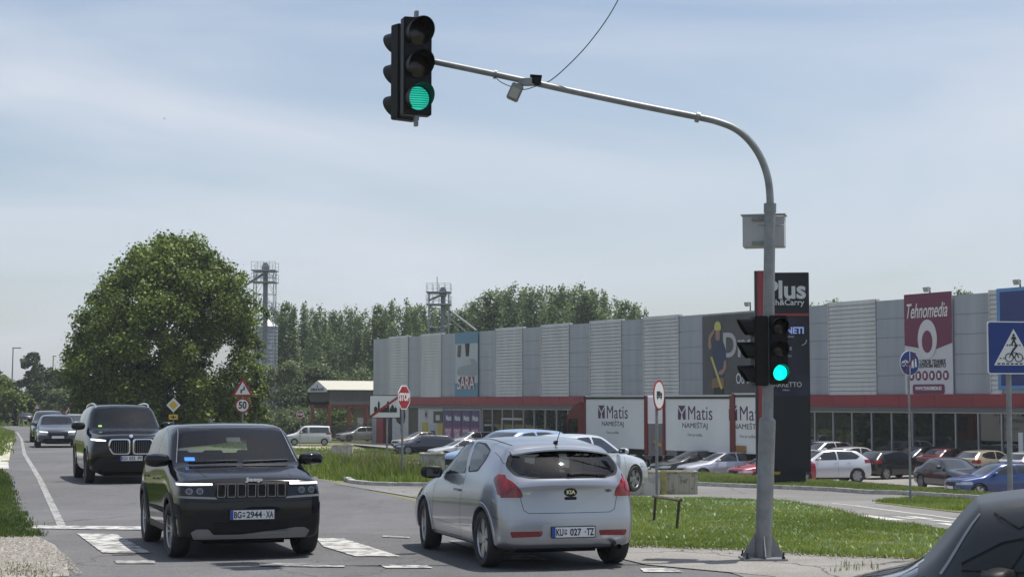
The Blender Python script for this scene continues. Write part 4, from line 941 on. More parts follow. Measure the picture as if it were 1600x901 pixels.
# ---------------------------------------------------------------- trees
def leaves(name, blobs, n, size, m, parent=None, shell=.55, jit=.12, flat=.5, seed=1, up=.4):
    """blobs: (x,y,z, rx,ry,rz). leaf faces spread through the outer part of each clump"""
    r = np.random.default_rng(seed); B = np.array(blobs, float); wts = (B[:, 3]*B[:, 4]+B[:, 3]*B[:, 5]+B[:, 4]*B[:, 5]); k = r.choice(len(B), n, p=wts/wts.sum())
    d = r.normal(0, 1, (n, 3)); d /= np.linalg.norm(d, axis=1)[:, None]; rad = 1-shell*r.random(n)**1.6+r.normal(0, jit, n)
    C = B[k, :3]+d*B[k, 3:6]*rad[:, None]
    nr = d*up+r.normal(0, .6, (n, 3))+np.array([0, 0, flat]); nr /= np.linalg.norm(nr, axis=1)[:, None]
    t = np.cross(nr, r.normal(0, 1, (n, 3))); t /= np.linalg.norm(t, axis=1)[:, None]; b = np.cross(nr, t)
    s = (size*r.uniform(.55, 1.3, n))[:, None]; V = np.zeros((n, 6, 3))
    V[:, 0] = C-t*s*.5; V[:, 1] = C-t*s*.15+b*s*.34; V[:, 2] = C+t*s*.25+b*s*.26; V[:, 3] = C+t*s*.55-nr*s*.12; V[:, 4] = C+t*s*.22-b*s*.28; V[:, 5] = C-t*s*.18-b*s*.34
    tone = np.clip(r.normal(.45, .22, n)+(r.random(len(B))[k]-.5)*.5, 0, 1)
    me = bpy.data.meshes.new(name); me.vertices.add(n*6); me.vertices.foreach_set('co', V.ravel()); me.loops.add(n*6); me.loops.foreach_set('vertex_index', np.arange(n*6))
    me.polygons.add(n); me.polygons.foreach_set('loop_start', np.arange(n)*6); me.update(calc_edges=True)
    a = me.attributes.new('tone', 'FLOAT', 'POINT'); a.data.foreach_set('value', np.repeat(tone, 6)); return link(name, me, m, parent)
BARK = mat('bark', (.11, .09, .07), .9, var=.3, vscale=3, bump=.5, bscale=14)
def limbs(root, h, r, n, spread, seed, z1=.75, lean=0):
    rd = random.Random(seed); mb = MB(); pts = [(0, 0, -.3), (.05*h*lean, 0, h*.25), (.1*h*lean, .02*h, h*.5), (.1*h*lean, 0, h*z1)]
    mb.tube(pts, [r*1.3, r, r*.7, r*.25], 8)
    for i in range(n):
        a = rd.uniform(0, 6.28); z = h*rd.uniform(.18, z1*.9); L_ = spread*rd.uniform(.5, .9); q = r*.4*(1-z/h)
        mb.tube([(0, 0, z), (L_*.5*math.cos(a), L_*.5*math.sin(a), z+L_*.3), (L_*math.cos(a), L_*math.sin(a), z+L_*.75)], [q, q*.7, q*.2], 5)
    return mb.build('trunk', BARK, root, True)
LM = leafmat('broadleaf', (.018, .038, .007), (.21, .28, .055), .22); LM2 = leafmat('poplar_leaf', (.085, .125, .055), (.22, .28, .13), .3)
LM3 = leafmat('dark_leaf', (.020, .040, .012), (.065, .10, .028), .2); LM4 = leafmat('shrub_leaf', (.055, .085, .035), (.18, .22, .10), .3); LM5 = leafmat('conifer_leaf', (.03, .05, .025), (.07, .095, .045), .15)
def crown_blobs(W_, z0, z1, n, seed, prof, rb=(.14, .24), D_=None):
    rd = random.Random(seed); o = []; D_ = D_ or W_
    for i in range(n):
        t = rd.random(); a = rd.uniform(0, 6.28); rr_ = prof(t)*math.sqrt(rd.uniform(.25, 1)); q = rd.uniform(*rb)*W_
        o.append((W_*.5*rr_*math.cos(a)*.92, D_*.5*rr_*math.sin(a)*.92, z0+(z1-z0)*t, q, q, q*.8))
    return o
# big roadside tree: outline from many clumps
bx, bD = at(252, 627, 112).x, 112; bz = T(bx, bD)
bt = thing('tree', 'huge round dark green broadleaf tree left of the silo', 'tree', (bx, bD, bz))
limbs(bt, 12, .38, 14, 5.5, 3)
cl = []
s_ = 2650/112.; rd = random.Random(11)
outline0 = {640: (108, 392), 610: (118, 395), 580: (108, 402), 550: (96, 405), 520: (106, 412), 490: (122, 415), 460: (138, 418), 430: (162, 400), 410: (178, 372), 390: (205, 352), 372: (245, 332)}
outline = {k+24: (a-2-8*(k < 470), b-13) for k, (a, b) in outline0.items()}
for py, (xa, xb) in outline.items():
    z = CH+(627-py)/s_-bz; xa_, xb_ = (xa-252)/s_, (xb-252)/s_; cx, hw_ = (xa_+xb_)/2, (xb_-xa_)/2
    for i in range(26):
        a = rd.uniform(0, 6.28); q = rd.uniform(.7, 1.3); e = (rd.uniform(.72, 1) if i < 13 else rd.uniform(0, .75))*max(.1, hw_-q*.8)
        cl.append((cx+e*math.cos(a), max(1, hw_*.9)*math.sin(a), z+rd.uniform(-.5, .5), q, q, q*.8))
for py, (xa, xb) in outline.items():
    for e in (xa, xb):
        for dz_ in (-.6, .6): cl.append(((e-252)/s_-(.8 if e == xb else -.8), rd.uniform(-1.5, 1.5), CH+(627-py)/s_-bz+dz_, .95, 1.1, .8))
for i in range(26):
    py = rd.choice(list(outline)); xa, xb = outline[py]; e = rd.choice((xa, xb)); q = rd.uniform(.3, .55); cl.append(((e-252)/s_+rd.uniform(-.4, .4), rd.uniform(-3, 3), CH+(627-py)/s_-bz+rd.uniform(-.6, .6), q, q, q))
leaves('crown', cl, 150000, .2, LM, bt, .85, .18, .45, 5)
# poplars: three kinds copied into a row behind the store
pops = []
def poplar(h, W_, seed, n=20000):
    root = thing('poplar_tree', '', 'tree', (0, 0, 0)); limbs(root, h, .22, 8, W_*.5, seed, .85)
    rd = random.Random(seed); bl = []
    for i in range(12):                      # upright leading limbs, each a column of narrow clumps
        a = rd.uniform(0, 6.28); r0 = rd.uniform(.05, .36)*W_ if i else 0; top = h*(1-.30*(r0/(.4*W_))**1.5*rd.uniform(.6, 1.1)); z = h*.08
        while z < top:
            t = z/top; q = W_*rd.uniform(.09, .14)*(1.15-.75*t**2.5); bl.append((r0*math.cos(a)*(.6+.4*t)+rd.uniform(-.3, .3), r0*math.sin(a)*(.6+.4*t)+rd.uniform(-.3, .3), z, q, q, q*1.9)); z += q*1.7
    leaves('crown', bl, n, .30, LM2, root, .85, .22, .25, seed); return root
pops = [poplar(17, 8.5, 21), poplar(17, 7.8, 22), poplar(17, 9.5, 23)]
tops = [(425, 478), (448, 470), (475, 474), (500, 478), (524, 484), (548, 478), (570, 486), (592, 474), (612, 470), (636, 470), (655, 474), (676, 478), (700, 474), (718, 482), (736, 472), (752, 462), (768, 452), (786, 450), (803, 444), (822, 448), (838, 447), (856, 452), (873, 446), (892, 446), (908, 443), (926, 450), (944, 455), (962, 466), (980, 468), (996, 476)]
rk = ['first', 'second', 'third', 'fourth', 'fifth', 'sixth', 'seventh', 'eighth', 'ninth', 'tenth', 'eleventh', 'twelfth', 'thirteenth', 'fourteenth', 'fifteenth', 'sixteenth', 'seventeenth', 'eighteenth', 'nineteenth', 'twentieth', 'twenty-first', 'twenty-second', 'twenty-third', 'twenty-fourth', 'twenty-fifth', 'twenty-sixth', 'twenty-seventh', 'twenty-eighth', 'twenty-ninth', 'thirtieth', 'thirty-first', 'thirty-second', 'thirty-third', 'thirty-fourth', 'thirty-fifth', 'thirty-sixth', 'thirty-seventh', 'thirty-eighth']
for i, (px, py) in enumerate(tops+[(1290, 474), (1305, 466), (1476, 462), (1500, 452), (1512, 454), (1272, 476)]):
    D = 215+rng.uniform(-14, 14) if i < 30 else 190; s = 2650/D; h = (627-py)/s+CH+2.0
    o = pops[i] if i < 3 else copy_tree(pops[i % 3]); o.location = ((px-800)/s, D, -2); k = h/17.2; o.scale = (k*rng.uniform(.85, 1.1), k, k); o.rotation_euler = (0, 0, rng.uniform(0, 6))
    tag(o, f'tall poplar, {rk[i]} from the left in the row behind the store', 'tree', 'poplars behind the store')
# shrubs and bushy trees between the big tree and the gatehouse
def bush(px, py_top, W_px, D, label, m, n, size, seed, zb=None, name='bushy_tree', D_=None, cat='tree', group='bushes beyond the fence'):
    s = 2650/D; x = (px-800)/s; zb = T(x, D) if zb is None else zb; z1 = CH+(627-py_top)/s-zb; W_ = W_px/s
    o = thing(name, label, cat, (x, D, zb), 0, group); limbs(o, z1, .16, 5, W_*.35, seed, .6)
    leaves('crown', crown_blobs(W_, z1*.12, z1*.93, 34, seed, lambda t: (1-.55*t*t)*(.75+.25*min(1, t*4)), (.12, .22), D_), n, size, m, o, .75, .17, .4, seed); return o
bush(397, 565, 55, 116, 'yellow green bush at the right foot of the huge tree', LM, 9000, .2, 31)
bush(440, 562, 90, 188, 'grey green bushy tree behind the small round stop sign', LM4, 12000, .27, 32)
bush(495, 570, 90, 190, 'dense shrub tree above the gatehouse gable', LM4, 12000, .28, 33)
bush(555, 578, 90, 189, 'bushy tree above the gatehouse roof beside the store', LM4, 9000, .32, 34)
bush(475, 640, 90, 186, 'low bright shrubs behind the white van', LM4, 7000, .25, 35, cat='shrub', name='shrub'); bush(540, 630, 90, 187, 'leafy shrub seen through the gatehouse opening', LM, 8000, .25, 36, cat='shrub', name='shrub')
bush(425, 640, 80, 182, 'low shrub left of the bright shrubs behind the van', LM4, 5000, .22, 37, cat='shrub', name='shrub')
bush(4, 588, 56, 190, 'light green tree at the left edge of the photo', LM, 7000, .35, 41); bush(22, 610, 44, 185, 'small bright bush beside the leftmost tree', LM, 5000, .33, 42)
bush(46, 546, 36, 230, 'dark pointed conifer behind the road bend', LM5, 6000, .4, 43, name='conifer_tree'); bush(60, 552, 34, 234, 'second dark conifer close behind the pointed one', LM5, 5000, .4, 44, name='conifer_tree')
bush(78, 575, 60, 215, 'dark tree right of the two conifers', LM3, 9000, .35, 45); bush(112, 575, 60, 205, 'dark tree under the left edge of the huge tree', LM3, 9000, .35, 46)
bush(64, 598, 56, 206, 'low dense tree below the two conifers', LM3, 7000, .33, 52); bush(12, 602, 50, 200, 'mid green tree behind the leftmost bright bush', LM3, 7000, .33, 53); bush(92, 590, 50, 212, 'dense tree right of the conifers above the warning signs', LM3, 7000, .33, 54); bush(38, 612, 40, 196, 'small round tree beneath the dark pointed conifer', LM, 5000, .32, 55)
bush(98, 610, 60, 195, 'paler bush behind the warning signs', LM4, 6000, .33, 47); bush(150, 590, 80, 180, 'shaded tree behind the large suv', LM3, 9000, .33, 48)  # dark trees and thickets get their tone from the dark leaf material
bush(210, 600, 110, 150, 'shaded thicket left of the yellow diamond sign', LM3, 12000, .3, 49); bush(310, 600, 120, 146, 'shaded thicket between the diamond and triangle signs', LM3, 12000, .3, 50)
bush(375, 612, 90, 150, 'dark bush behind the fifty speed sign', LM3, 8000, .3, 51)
for i in range(9): bush(-160+i*28 if i < 6 else 30+i*26, 600-(i % 3)*14, 70, 280, 'distant hedgerow tree, %s from the left' % rk[i], LM3, 3500, .6, 60+i, group='distant hedgerow trees')
tufts('grass', scatter(BL, 2500), .2, .5, .25, GR2, 'long grass left of the far road', 3, spread=.4)

# grit and pebbles along the pavement edge
def grit(name, pts, r0, r1, m, label):
    n = len(pts); z = terr(pts[:, 0], pts[:, 1])+.035; r = rng.uniform(r0, r1, n); V = np.zeros((n, 5, 3)); a = rng.uniform(0, 6.28, n)
    for k in range(4): t = a+k*np.pi/2+rng.uniform(-.3, .3, n); V[:, k] = np.c_[pts[:, 0]+np.cos(t)*r, pts[:, 1]+np.sin(t)*r*.8, z-.004]
    V[:, 4] = np.c_[pts, z+r*.7]; me = bpy.data.meshes.new(name); me.vertices.add(n*5); me.vertices.foreach_set('co', V.ravel()); me.loops.add(n*12)
    me.loops.foreach_set('vertex_index', (np.arange(n)[:, None]*5+np.array([0, 1, 4, 1, 2, 4, 2, 3, 4, 3, 0, 4])).ravel()); me.polygons.add(n*4); me.polygons.foreach_set('loop_start', np.arange(n*4)*3); me.update(calc_edges=True)
    return tag(link(name, me, m), label, None, None, 'stuff')
gm2 = mat('grit_stone', (.30, .28, .25), .9, col2=(.10, .09, .08), vscale=20)
ed = []
for i in range(len(Isl_bot)-1):
    a, b = np.array(Isl_bot[i]), np.array(Isl_bot[i+1]); n = int(np.linalg.norm(b-a)*110); ed += [a+(b-a)*t+np.array([rng.normal(0, .2), -abs(rng.normal(0, .35))]) for t in rng.uniform(0, 1, n)]
grit('grit', np.array(ed), .005, .018, gm2, 'loose grit along the pavement below the island')
grit('grit', scatter(px_poly([(-60, 842), (60, 841), (104, 872), (130, 901), (-60, 901)]), 2200), .006, .022, gm2, 'loose gravel on the dirt path at lower left')
tufts('weeds', scatter(px_poly([(1300, 885), (1370, 884), (1370, 897), (1300, 897)]), 9), .03, .08, .01, WD, 'few weeds sprouting in the pavement near the dark car', 6, .03, spread=.05)
# ---------------------------------------------------------------- the store
cg = mat('grey_panel', (.33, .35, .385), .42, .25, var=.12, vscale=.8, stretch=(1.2, 1.2, .12), detail=10); cl_ = mat('light_ribbed_panel', (.54, .54, .51), .5, .1, var=.10, vscale=.8, stretch=(1.2, 1.2, .15), detail=10); redm = mat('red_fascia', (.25, .028, .035), .5, var=.12, vscale=.4)
jointm = mat('panel_joint', (.05, .052, .058), .7); sglass = mat('store_glass', (.012, .02, .016), .015, 0, 0, spec=1.0); mull = mat('mullion', (.5, .51, .52), .4, .6)
store = thing('store_building', 'long low grey and red furniture store behind the car park', 'building', (A0.x, A0.y, -2), math.atan2(UV.y, UV.x))
# local frame: +x along the wall towards the viewer's right, -y out of the wall (towards the car park)
def wa(px, o=0):
    """distance along the wall line (offset o out of it) hit by the picture column px"""
    r = ray(px, 627); P = A0+NV*o; q = Vector((r.x, 1)); det = q.x*(-UV.y)-(-UV.x)*q.y
    t = (P.x*(-UV.y)-(-UV.x)*P.y)/det; return (q*t-P).dot(UV)
WE = 130.0; TZ = 9.93; RB, RT = 3.65, 4.36
# panel edges in world steps: gray / ribbed
edges = [(583, 'g'), (608, 'r'), (638, 'g'), (658, 'r'), (690, 'g'), (775, 'r'), (817, 'g'), (846, 'r'), (890, 'g'), (923, 'r'), (972, 'g'), (1007, 'r'), (1062, 'g'), (1297, 'r'), (1371, 'g'), (1550, 'r'), (1568, 'g')]
E = [(wa(p), k) for p, k in edges]; E += [(E[-1][0]+5, 'r'), (E[-1][0]+9, 'g'), (WE, 'e')]
MB().box(0, WE, .3, 42, 0, 9.4).build('hall', cg, store)
for i in range(len(E)-1):
    a, k = E[i]; b = E[i+1][0]; mb = MB()
    if k == 'g':
        nrow = 5; hh = (TZ-RT)/nrow
        for j in range(nrow): mb.box(a+.02, b-.02, 0, .28, RT+j*hh+.015, RT+(j+1)*hh-.015)
        mb.box(a+.0, b, .05, .29, RT, TZ-.03, mi=1); mb.build('grey_panel', [cg, jointm], store)
    else:
        n = 22; hh = (TZ+.12-RT)/n
        for j in range(n):
            z = RT+j*hh; mb.add([(a, -.07, z), (b, -.07, z), (b, -.015, z+hh*.86), (a, -.015, z+hh*.86), (a, -.0, z+hh), (b, -.0, z+hh)], [(0, 1, 2, 3), (3, 2, 5, 4)]); mb.box(a, b, 0.005, .02, z+hh*.86, z+hh, mi=1)
        mb.box(a-.02, a+.04, -.08, .1, RT, TZ+.12, mi=1).box(a, b, .02, .3, RT, TZ+.12); mb.build('ribbed_panel', [cl_, jointm], store, fix=False)
n = 44
for j in range(n):
    a, b = WE*j/n, WE*(j+1)/n; MB().box(a+.01, b-.01, -.22, .28, RB, RT-.006).build('red_fascia', redm, store)
MB().box(0, WE, -.15, .3, RB-.28, RB-.004).build('soffit', mat('soffit_grey', (.13, .13, .13), .6), store)
# ground floor left: end columns, banner, wall with posters
g0 = 0.0
def gf(pa, pb, y0, z0, z1, m, nm, par=store): return MB().box(wa(pa), wa(pb), y0, .32, z0, z1).build(nm, m, par)
gf(583, 590.5, -.1, 0, RB-.28, cg, 'grey_column'); gf(590.5, 601, -.16, 0, RB-.28, redm, 'red_column'); gf(601.5, 612, .1, 0, RB-.28, mat('dark_opening', (.012, .012, .013), .6), 'dark_bay')
whitew = mat('white_wall', (.48, .49, .48), .7, var=.08); gf(613, 638, 0, 0, RB-.28, whitew, 'poster_wall')
a0, a1 = wa(614), wa(637)
mb = MB(); f_ = [(.30, 3.2), (.80, 3.25), (.86, 2.6), (.78, 2.0), (.66, 1.8), (.62, 1.2), (.56, .9), (.54, 1.8), (.42, 1.9), (.26, 2.1), (.2, 2.6)]
mb.prism([(a0+(a1-a0)*x, z) for x, z in f_], -.02, -.004); mb.build('poster_figure', M_DARK, store)
gf(638.5, 653, .05, 0, RB-.28, mat('brown_door', (.06, .045, .04), .5), 'side_door'); gf(653.5, 692, .0, 0, RB-.28, whitew, 'plain_wall')
yel = mat('yellow_poster', (.45, .36, .05), .6); gf(660, 669, -.03, .9, 2.1, yel, 'poster'); gf(683.5, 692, -.03, .55, 2.0, yel, 'poster'); gf(678, 692, -.05, 2.05, 3.1, mat('dark_window', (.03, .028, .03), .3), 'small_window')
gf(682, 688, -.07, 2.3, 2.75, whitew, 'notice'); gf(664, 669, -.035, 2.4, 3.25, mat('grey_poster', (.35, .37, .38), .6), 'poster'); gf(665.5, 667.5, -.06, 2.6, 3.0, M_DARK, 'poster_mark'); gf(671, 681, -.03, .5, 1.9, mat('pale_poster', (.40, .44, .46), .6), 'poster'); gf(674, 680, -.045, .9, 1.35, M_DARK, 'poster_mark')
# promotional window posters, four panes
pur = mat('purple_poster', (.075, .045, .14), .5); mag = mat('pink_poster', (.30, .07, .17), .5); wht = mat('print_white', (.7, .7, .7), .6)
Rw = store.rotation_euler.z
def wtext(name, body, a, z, size, m, off=-.04, par=store, **k): return text(name, body, basis((a, off, z), (1, 0, 0), (0, 0, 1)), m, size, par, **k)
gf(692.5, 749.5, .08, .35, RB-.35, mull, 'poster_frame')
for i in range(4):
    pa, pb = 693.5+i*13.9, 706.2+i*13.9
    p = MB().box(wa(pa), wa(pb), .03, .075, 1.75, 3.2).build('window_poster', pur, store); MB().box(wa(pa), wa(pb), .03, .075, .45, 1.75).build('poster_base', mag, p)
    c = (wa(pa)+wa(pb))/2; wtext('poster_lettering', 'Matis', c+.1, 2.5, .62, wht, .02, p, sx=.8, bold=.02); wtext('poster_lettering', 'POPUST', c, 1.35, .5, wht, .02, p, sx=.62, bold=.015); wtext('poster_lettering', '50%', c, .95, .5, wht, .02, p, sx=1.1, bold=.015)
# glazing, each pane its own part
gx0 = wa(753); xs = [gx0]
while xs[-1] < WE-2: xs.append(xs[-1]+1.75)
gl = MB().box(gx0, WE, .12, .2, .12, RB-.36).build('glazing', sglass, store)
MB().box(gx0, WE, .02, .3, -.1, .12).build('glazing_sill', mull, store); MB().box(gx0-.05, WE, .02, .3, RB-.36, RB-.286).build('glazing_head', mull, store)
for x in xs: MB().box(x-.035, x+.035, .03, .12, .12, RB-.36).build('mullion', mull, store)
dx = wa(783); MB().box(dx, dx+3.4, .035, .118, 2.45, 2.6).build('door_rail', mull, store); MB().box(dx-.06, dx, .035, .118, .12, 2.6).build('door_rail', mull, store); MB().box(wa(1590), wa(1597), .02, .118, 1.1, 2.3).build('window_notice', wht, store)
# wall graphics
def banner(pa, pb, z0, z1, m, name, label, off=-.12):
    a, b = wa(pa), wa(pb); b_ = thing(name, label, 'banner', store.matrix_basis @ Vector((a, off, z0)), Rw); MB().box(0, b-a, 0, .05, 0, z1-z0).build('panel', m, b_); return b_, b-a, z1-z0
def bt_(b_, name, body, x, z, size, m, **k): return text(name, body, basis((x, -.012, z), (1, 0, 0), (0, 0, 1)), m, size, b_, depth=.006, **k)
def bp_(b_, name, poly, m, off=-.01, d=.012): return MB().prism(poly, off-d/2, off+d/2).build(name, m, b_)
sky_b = mat('banner_blue', (.10, .23, .32), .5)
b, W_, H_ = banner(712.5, 748.5, RT-.02, TZ+.02, sky_b, 'sofa_banner', 'tall pale blue furniture banner with sofa on the store')
bp_(b, 'photo_area', [(.1, 1.2), (W_, 1.2), (W_, 4.6), (.1, 4.6)], mat('photo_pale', (.42, .46, .48), .5)); fb = mat('sofa_grey', (.27, .31, .33), .6)
bp_(b, 'sofa', roundpoly([(W_*.15, 1.9), (W_*.95, 1.8), (W_*.98, 3.0), (W_*.8, 3.3), (W_*.66, 3.2), (W_*.60, 2.7), (W_*.2, 2.6), (W_*.1, 2.2)], .2), fb, -.03)
bp_(b, 'cushion', roundpoly([(W_*.3, 2.75), (W_*.75, 2.75), (W_*.7, 3.3), (W_*.35, 3.2)], .15), mat('sofa_light', (.4, .44, .45), .6), -.045); bp_(b, 'lamp_shape', [(W_*.5, 3.5), (W_*.62, 3.5), (W_*.66, 4.6), (W_*.46, 4.6)], M_DARK, -.03); bp_(b, 'tree_shape', roundpoly([(W_*.12, 3.5), (W_*.26, 3.4), (W_*.3, 4.5), (W_*.15, 4.5)], .1), mat('photo_brown', (.12, .08, .07), .6), -.03)
bp_(b, 'plum_block', [(W_*.18, .75), (W_*.86, .75), (W_*.86, 1.75), (W_*.18, 1.75)], mat('plum', (.19, .05, .09), .5), -.03); text('banner_lettering', 'SARA', basis((W_*.5, -.06, 1.15), (1, 0, 0), (0, 0, 1)), wht, 1.55, b, sx=.86, depth=.006)
b, W_, H_ = banner(1100.5, 1262, RT-.05, TZ-.15, mat('banner_black', (.035, .036, .04), .45, col2=(.075, .075, .08), vscale=.25), 'workwear_banner', 'black banner with a workman in a yellow helmet on the store')
fx = W_*.165; u = H_/5.6
skin = mat('skin_tone', (.30, .19, .14), .6); navy = mat('navy_shirt', (.03, .045, .09), .6); tan = mat('tool_belt', (.22, .14, .06), .6); dk = mat('work_trousers', (.02, .02, .022), .7); ylw = mat('helmet_yellow', (.5, .46, .10), .5)
def rp(p, r=.08): return roundpoly([(fx+x*u, z*u) for x, z in p], r)
bp_(b, 'figure_trousers', rp([(-.55, 0), (.65, 0), (.62, 1.2), (-.5, 1.2)], .05), dk, -.012); bp_(b, 'figure_shirt', rp([(-.55, 1.1), (.55, 1.1), (.75, 2.3), (.95, 2.4), (.9, 3.2), (.6, 3.75), (.15, 3.95), (-.2, 3.95), (-.65, 3.7), (-.95, 3.2), (-.7, 2.9), (-.6, 2.4)], .15), navy, -.026)
bp_(b, 'figure_arm', rp([(-.95, 3.2), (-1.15, 3.5), (-1.05, 4.2), (-.45, 4.65), (-.35, 4.4), (-.8, 4.0), (-.7, 3.4)], .08), skin, -.032); bp_(b, 'figure_arm', rp([(.95, 2.5), (1.0, 1.9), (.5, 1.45), (.1, 1.5), (.1, 1.7), (.6, 1.9), (.7, 2.4)], .08), skin, -.032)
bp_(b, 'figure_head', rp([(-.22, 3.85), (.22, 3.85), (.26, 4.6), (-.26, 4.6)], .12), skin, -.03); bp_(b, 'figure_helmet', rp([(-.42, 4.55), (.42, 4.55), (.33, 5.05), (0, 5.2), (-.33, 5.05)], .15), ylw, -.036); bp_(b, 'tool_belt', rp([(-.75, .5), (-.35, .6), (.4, .6), (.75, .5), (.7, 1.25), (-.65, 1.25)], .1), tan, -.034); bp_(b, 'spirit_level', rp([(-.85, 2.7), (-.65, 2.75), (.55, .55), (.35, .45)], .02), ylw, -.042)
bt_(b, 'banner_lettering', 'Drew', W_*.44, 3.4*u, 2.3, mat('banner_grey_letters', (.42, .42, .43), .5), sx=.95, bold=.05); bt_(b, 'banner_lettering', 'Od 1', W_*.41, 1.15*u, 1.0, wht, sx=.7)
burg = mat('burgundy', (.15, .022, .065), .5); b, W_, H_ = banner(1418, 1492.5, RT-.0, TZ+.22, mat('banner_white', (.55, .55, .57), .5), 'electronics_banner', 'tall burgundy and white electronics shop banner on the store')
bp_(b, 'burgundy_field', [(0, H_*.49), (W_*.3, H_*.46), (W_*.38, H_*.445), (W_*.68, H_*.445), (W_, H_*.5), (W_, H_), (0, H_)], burg, -.012)
bt_(b, 'banner_lettering', 'Tehnomedia', W_*.49, H_*.83, 1.02, wht, shear=.35, bold=.008, fitw=W_*.86, fith=.85).location.y = -.02
bp_(b, 'white_oval', [(W_*.49+x, H_*.545+z) for x, z in disc(W_*.20, 36, 1, 1.45)], mat('oval_white', (.6, .58, .6), .5), -.03); bp_(b, 'burgundy_oval', [(W_*.49+x, H_*.52+z) for x, z in disc(W_*.11, 30, 1, 1.5)], burg, -.045)
dkm = mat('banner_text_dark', (.05, .045, .05), .6)
bt_(b, 'banner_lettering', 'VELIKI IZBOR TEHNIKE', W_*.5, H_*.32, .40, dkm, bold=.012, fitw=W_*.72, fith=.27); bt_(b, 'banner_lettering', 'NA JEDNOM MESTU', W_*.5, H_*.275, .40, dkm, bold=.012, fitw=W_*.72, fith=.27)
for i in range(6):
    xx = W_*(.14+.144*i); bp_(b, 'round_icon', [(xx+x, H_*.185+z) for x, z in disc(W_*.06, 20, 1, 1.2)], burg, -.012); bp_(b, 'icon_mark', [(xx+x, H_*.185+z) for x, z in roundpoly([(-.08, -.14), (.08, -.14), (.08, .14), (-.08, .14)], .04)], wht, -.028)
bp_(b, 'web_label', roundpoly([(W_*.16, 0.02), (W_*.83, 0.02), (W_*.83, H_*.10), (W_*.16, H_*.10)], .15), burg, -.012); bt_(b, 'banner_lettering', 'WWW.TEHNOMEDIA.RS', W_*.495, H_*.06, .30, wht, bold=.01, fitw=W_*.55, fith=.22).location.y = -.02
b, W_, H_ = banner(1563, 1760, RT+.25, TZ+.15, mat('edge_light_blue', (.10, .25, .5), .5), 'blue_banner', 'plain deep blue banner at the right end of the store'); bp_(b, 'blue_field', [(.25, .2), (W_-.2, .2), (W_-.2, H_-.2), (.25, H_-.2)], mat('deep_blue', (.012, .03, .15), .45), -.012)
for px, lb in ((1454, 'white floodlight above the burgundy banner'), (1596, 'dark floodlight above the blue banner'), (1172, 'small floodlight above the black workman banner')):
    a = wa(px); t = thing('floodlight', lb, 'floodlight', store.matrix_basis @ Vector((a, .1, TZ+.0)), Rw, 'floodlights on the store roof'); MB().box(-.03, .03, -.03, .03, 0, .55).build('bracket', M_CLAD, t); MB().box(-.2, .2, -.2, .0, .35, .65, Matrix.Rotation(R(20), 4, 'X')).build('lamp_head', mat('flood_grey', (.4, .4, .4), .5), t, bevel=.03)

# ---------------------------------------------------------------- trucks
TQ = Vector((10.3, 90.2))
def onl(px, Q=TQ+NV*1.25):
    r = ray(px, 627); q = Vector((r.x, 1)); det = q.x*(-UV.y)-(-UV.x)*q.y; t = (Q.x*(-UV.y)-(-UV.x)*Q.y)/det; return (q*t-Q).dot(UV)
tr_white = mat('truck_white', (.74, .75, .76), .45, var=.04, vscale=.6); tr_red = mat('truck_red', (.15, .015, .02), .4, 0, .2); tr_w2 = mat('truck_black', (.02, .02, .022), .5); purp = mat('logo_purple', (.09, .025, .10), .5)
def box_body(root, x0, x1, z0=1.35, z1=4.22, W2=1.25, name='cargo_box'):
    b = MB().box(x0, x1, -W2, W2, z0, z1).build(name, tr_white, root, bevel=.02)
    for x in (x0, x1):
        for s in (-1, 1): MB().box(x-.10, x+.10, s*W2-.06, s*W2+.06, z0-.25, z1+.05).build('corner_post', tr_red, b)
    for s in (-1, 1): MB().box(x0-.1, x1+.1, s*W2-.05, s*W2+.05, z1+.0, z1+.08).build('top_rail', mat('rail_white', (.6, .6, .62), .4), b); MB().box(x0+.1, x1-.1, s*(W2+.02)-.02, s*(W2+.02)+.02, z1-.13, z1-.02).build('black_rail_strip', tr_w2, b)  # pale rail on top, black strip just below it
    MB().box(x0, x1, -.45, .45, z0-.35, z0-.05).build('chassis', tr_w2, root)
    for s in (1, -1):
        c = (x0+x1)/2-.1; Mb = basis((c, -s*(W2+.004), 0), (s, 0, 0), (0, 0, 1)); k = Matrix.Translation
        def tx(body, x, z, sz, m, **kw): return text('logo_lettering', body, Mb @ k((x, z, 0)), m, sz, b, depth=.004, **kw)
        mb = MB()
        for poly in ([(-1.62, 3.74), (-.92, 3.74), (-1.27, 3.38)], [(-1.62, 3.62), (-1.62, 3.0), (-1.38, 3.0), (-1.31, 3.28)], [(-.92, 3.62), (-.92, 3.0), (-1.16, 3.0), (-1.23, 3.28)]):
            bb = [(x*1.0, z) for x, z in poly]; mb.add([(x, z, .006) for x, z in bb], [tuple(range(len(bb)))], Mb)
        mb.build('logo_mark', purp, b, fix=False)
        tx('Matis', .38, 3.36, 1.0, purp, fitw=2.15, fith=.72, space=1.05); tx('NAMEŠTAJ', -.1, 2.70, .7, mat('print_black', (.03, .03, .035), .6), fitw=2.25, fith=.42); tx('Ovo je razlika', -.1, 2.2, .36, mat('print_grey', (.2, .2, .22), .6), fitw=1.3, fith=.2)
    return b
def truck_wheels(root, xs_):
    for x in xs_:
        for s in (1, -1):
            w_ = MB().lathe([(.001, .14), (.28, .12), (.30, .16), (.48, .16), (.52, .1), (.52, -.1), (.48, -.16), (.001, -.16)], 28, Matrix.Translation((x, s*1.05, .52)) @ Matrix.Diagonal((1, s, 1, 1)), ax='y').build('wheel', M_TYRE, root, True)
            MB().lathe([(.001, .17), (.12, .17), (.24, .13), (.28, .165)], 20, Matrix.Translation((x, s*1.05, .52)) @ Matrix.Diagonal((1, s, 1, 1)), ax='y').build('rim', M_ALLOY, w_, True)
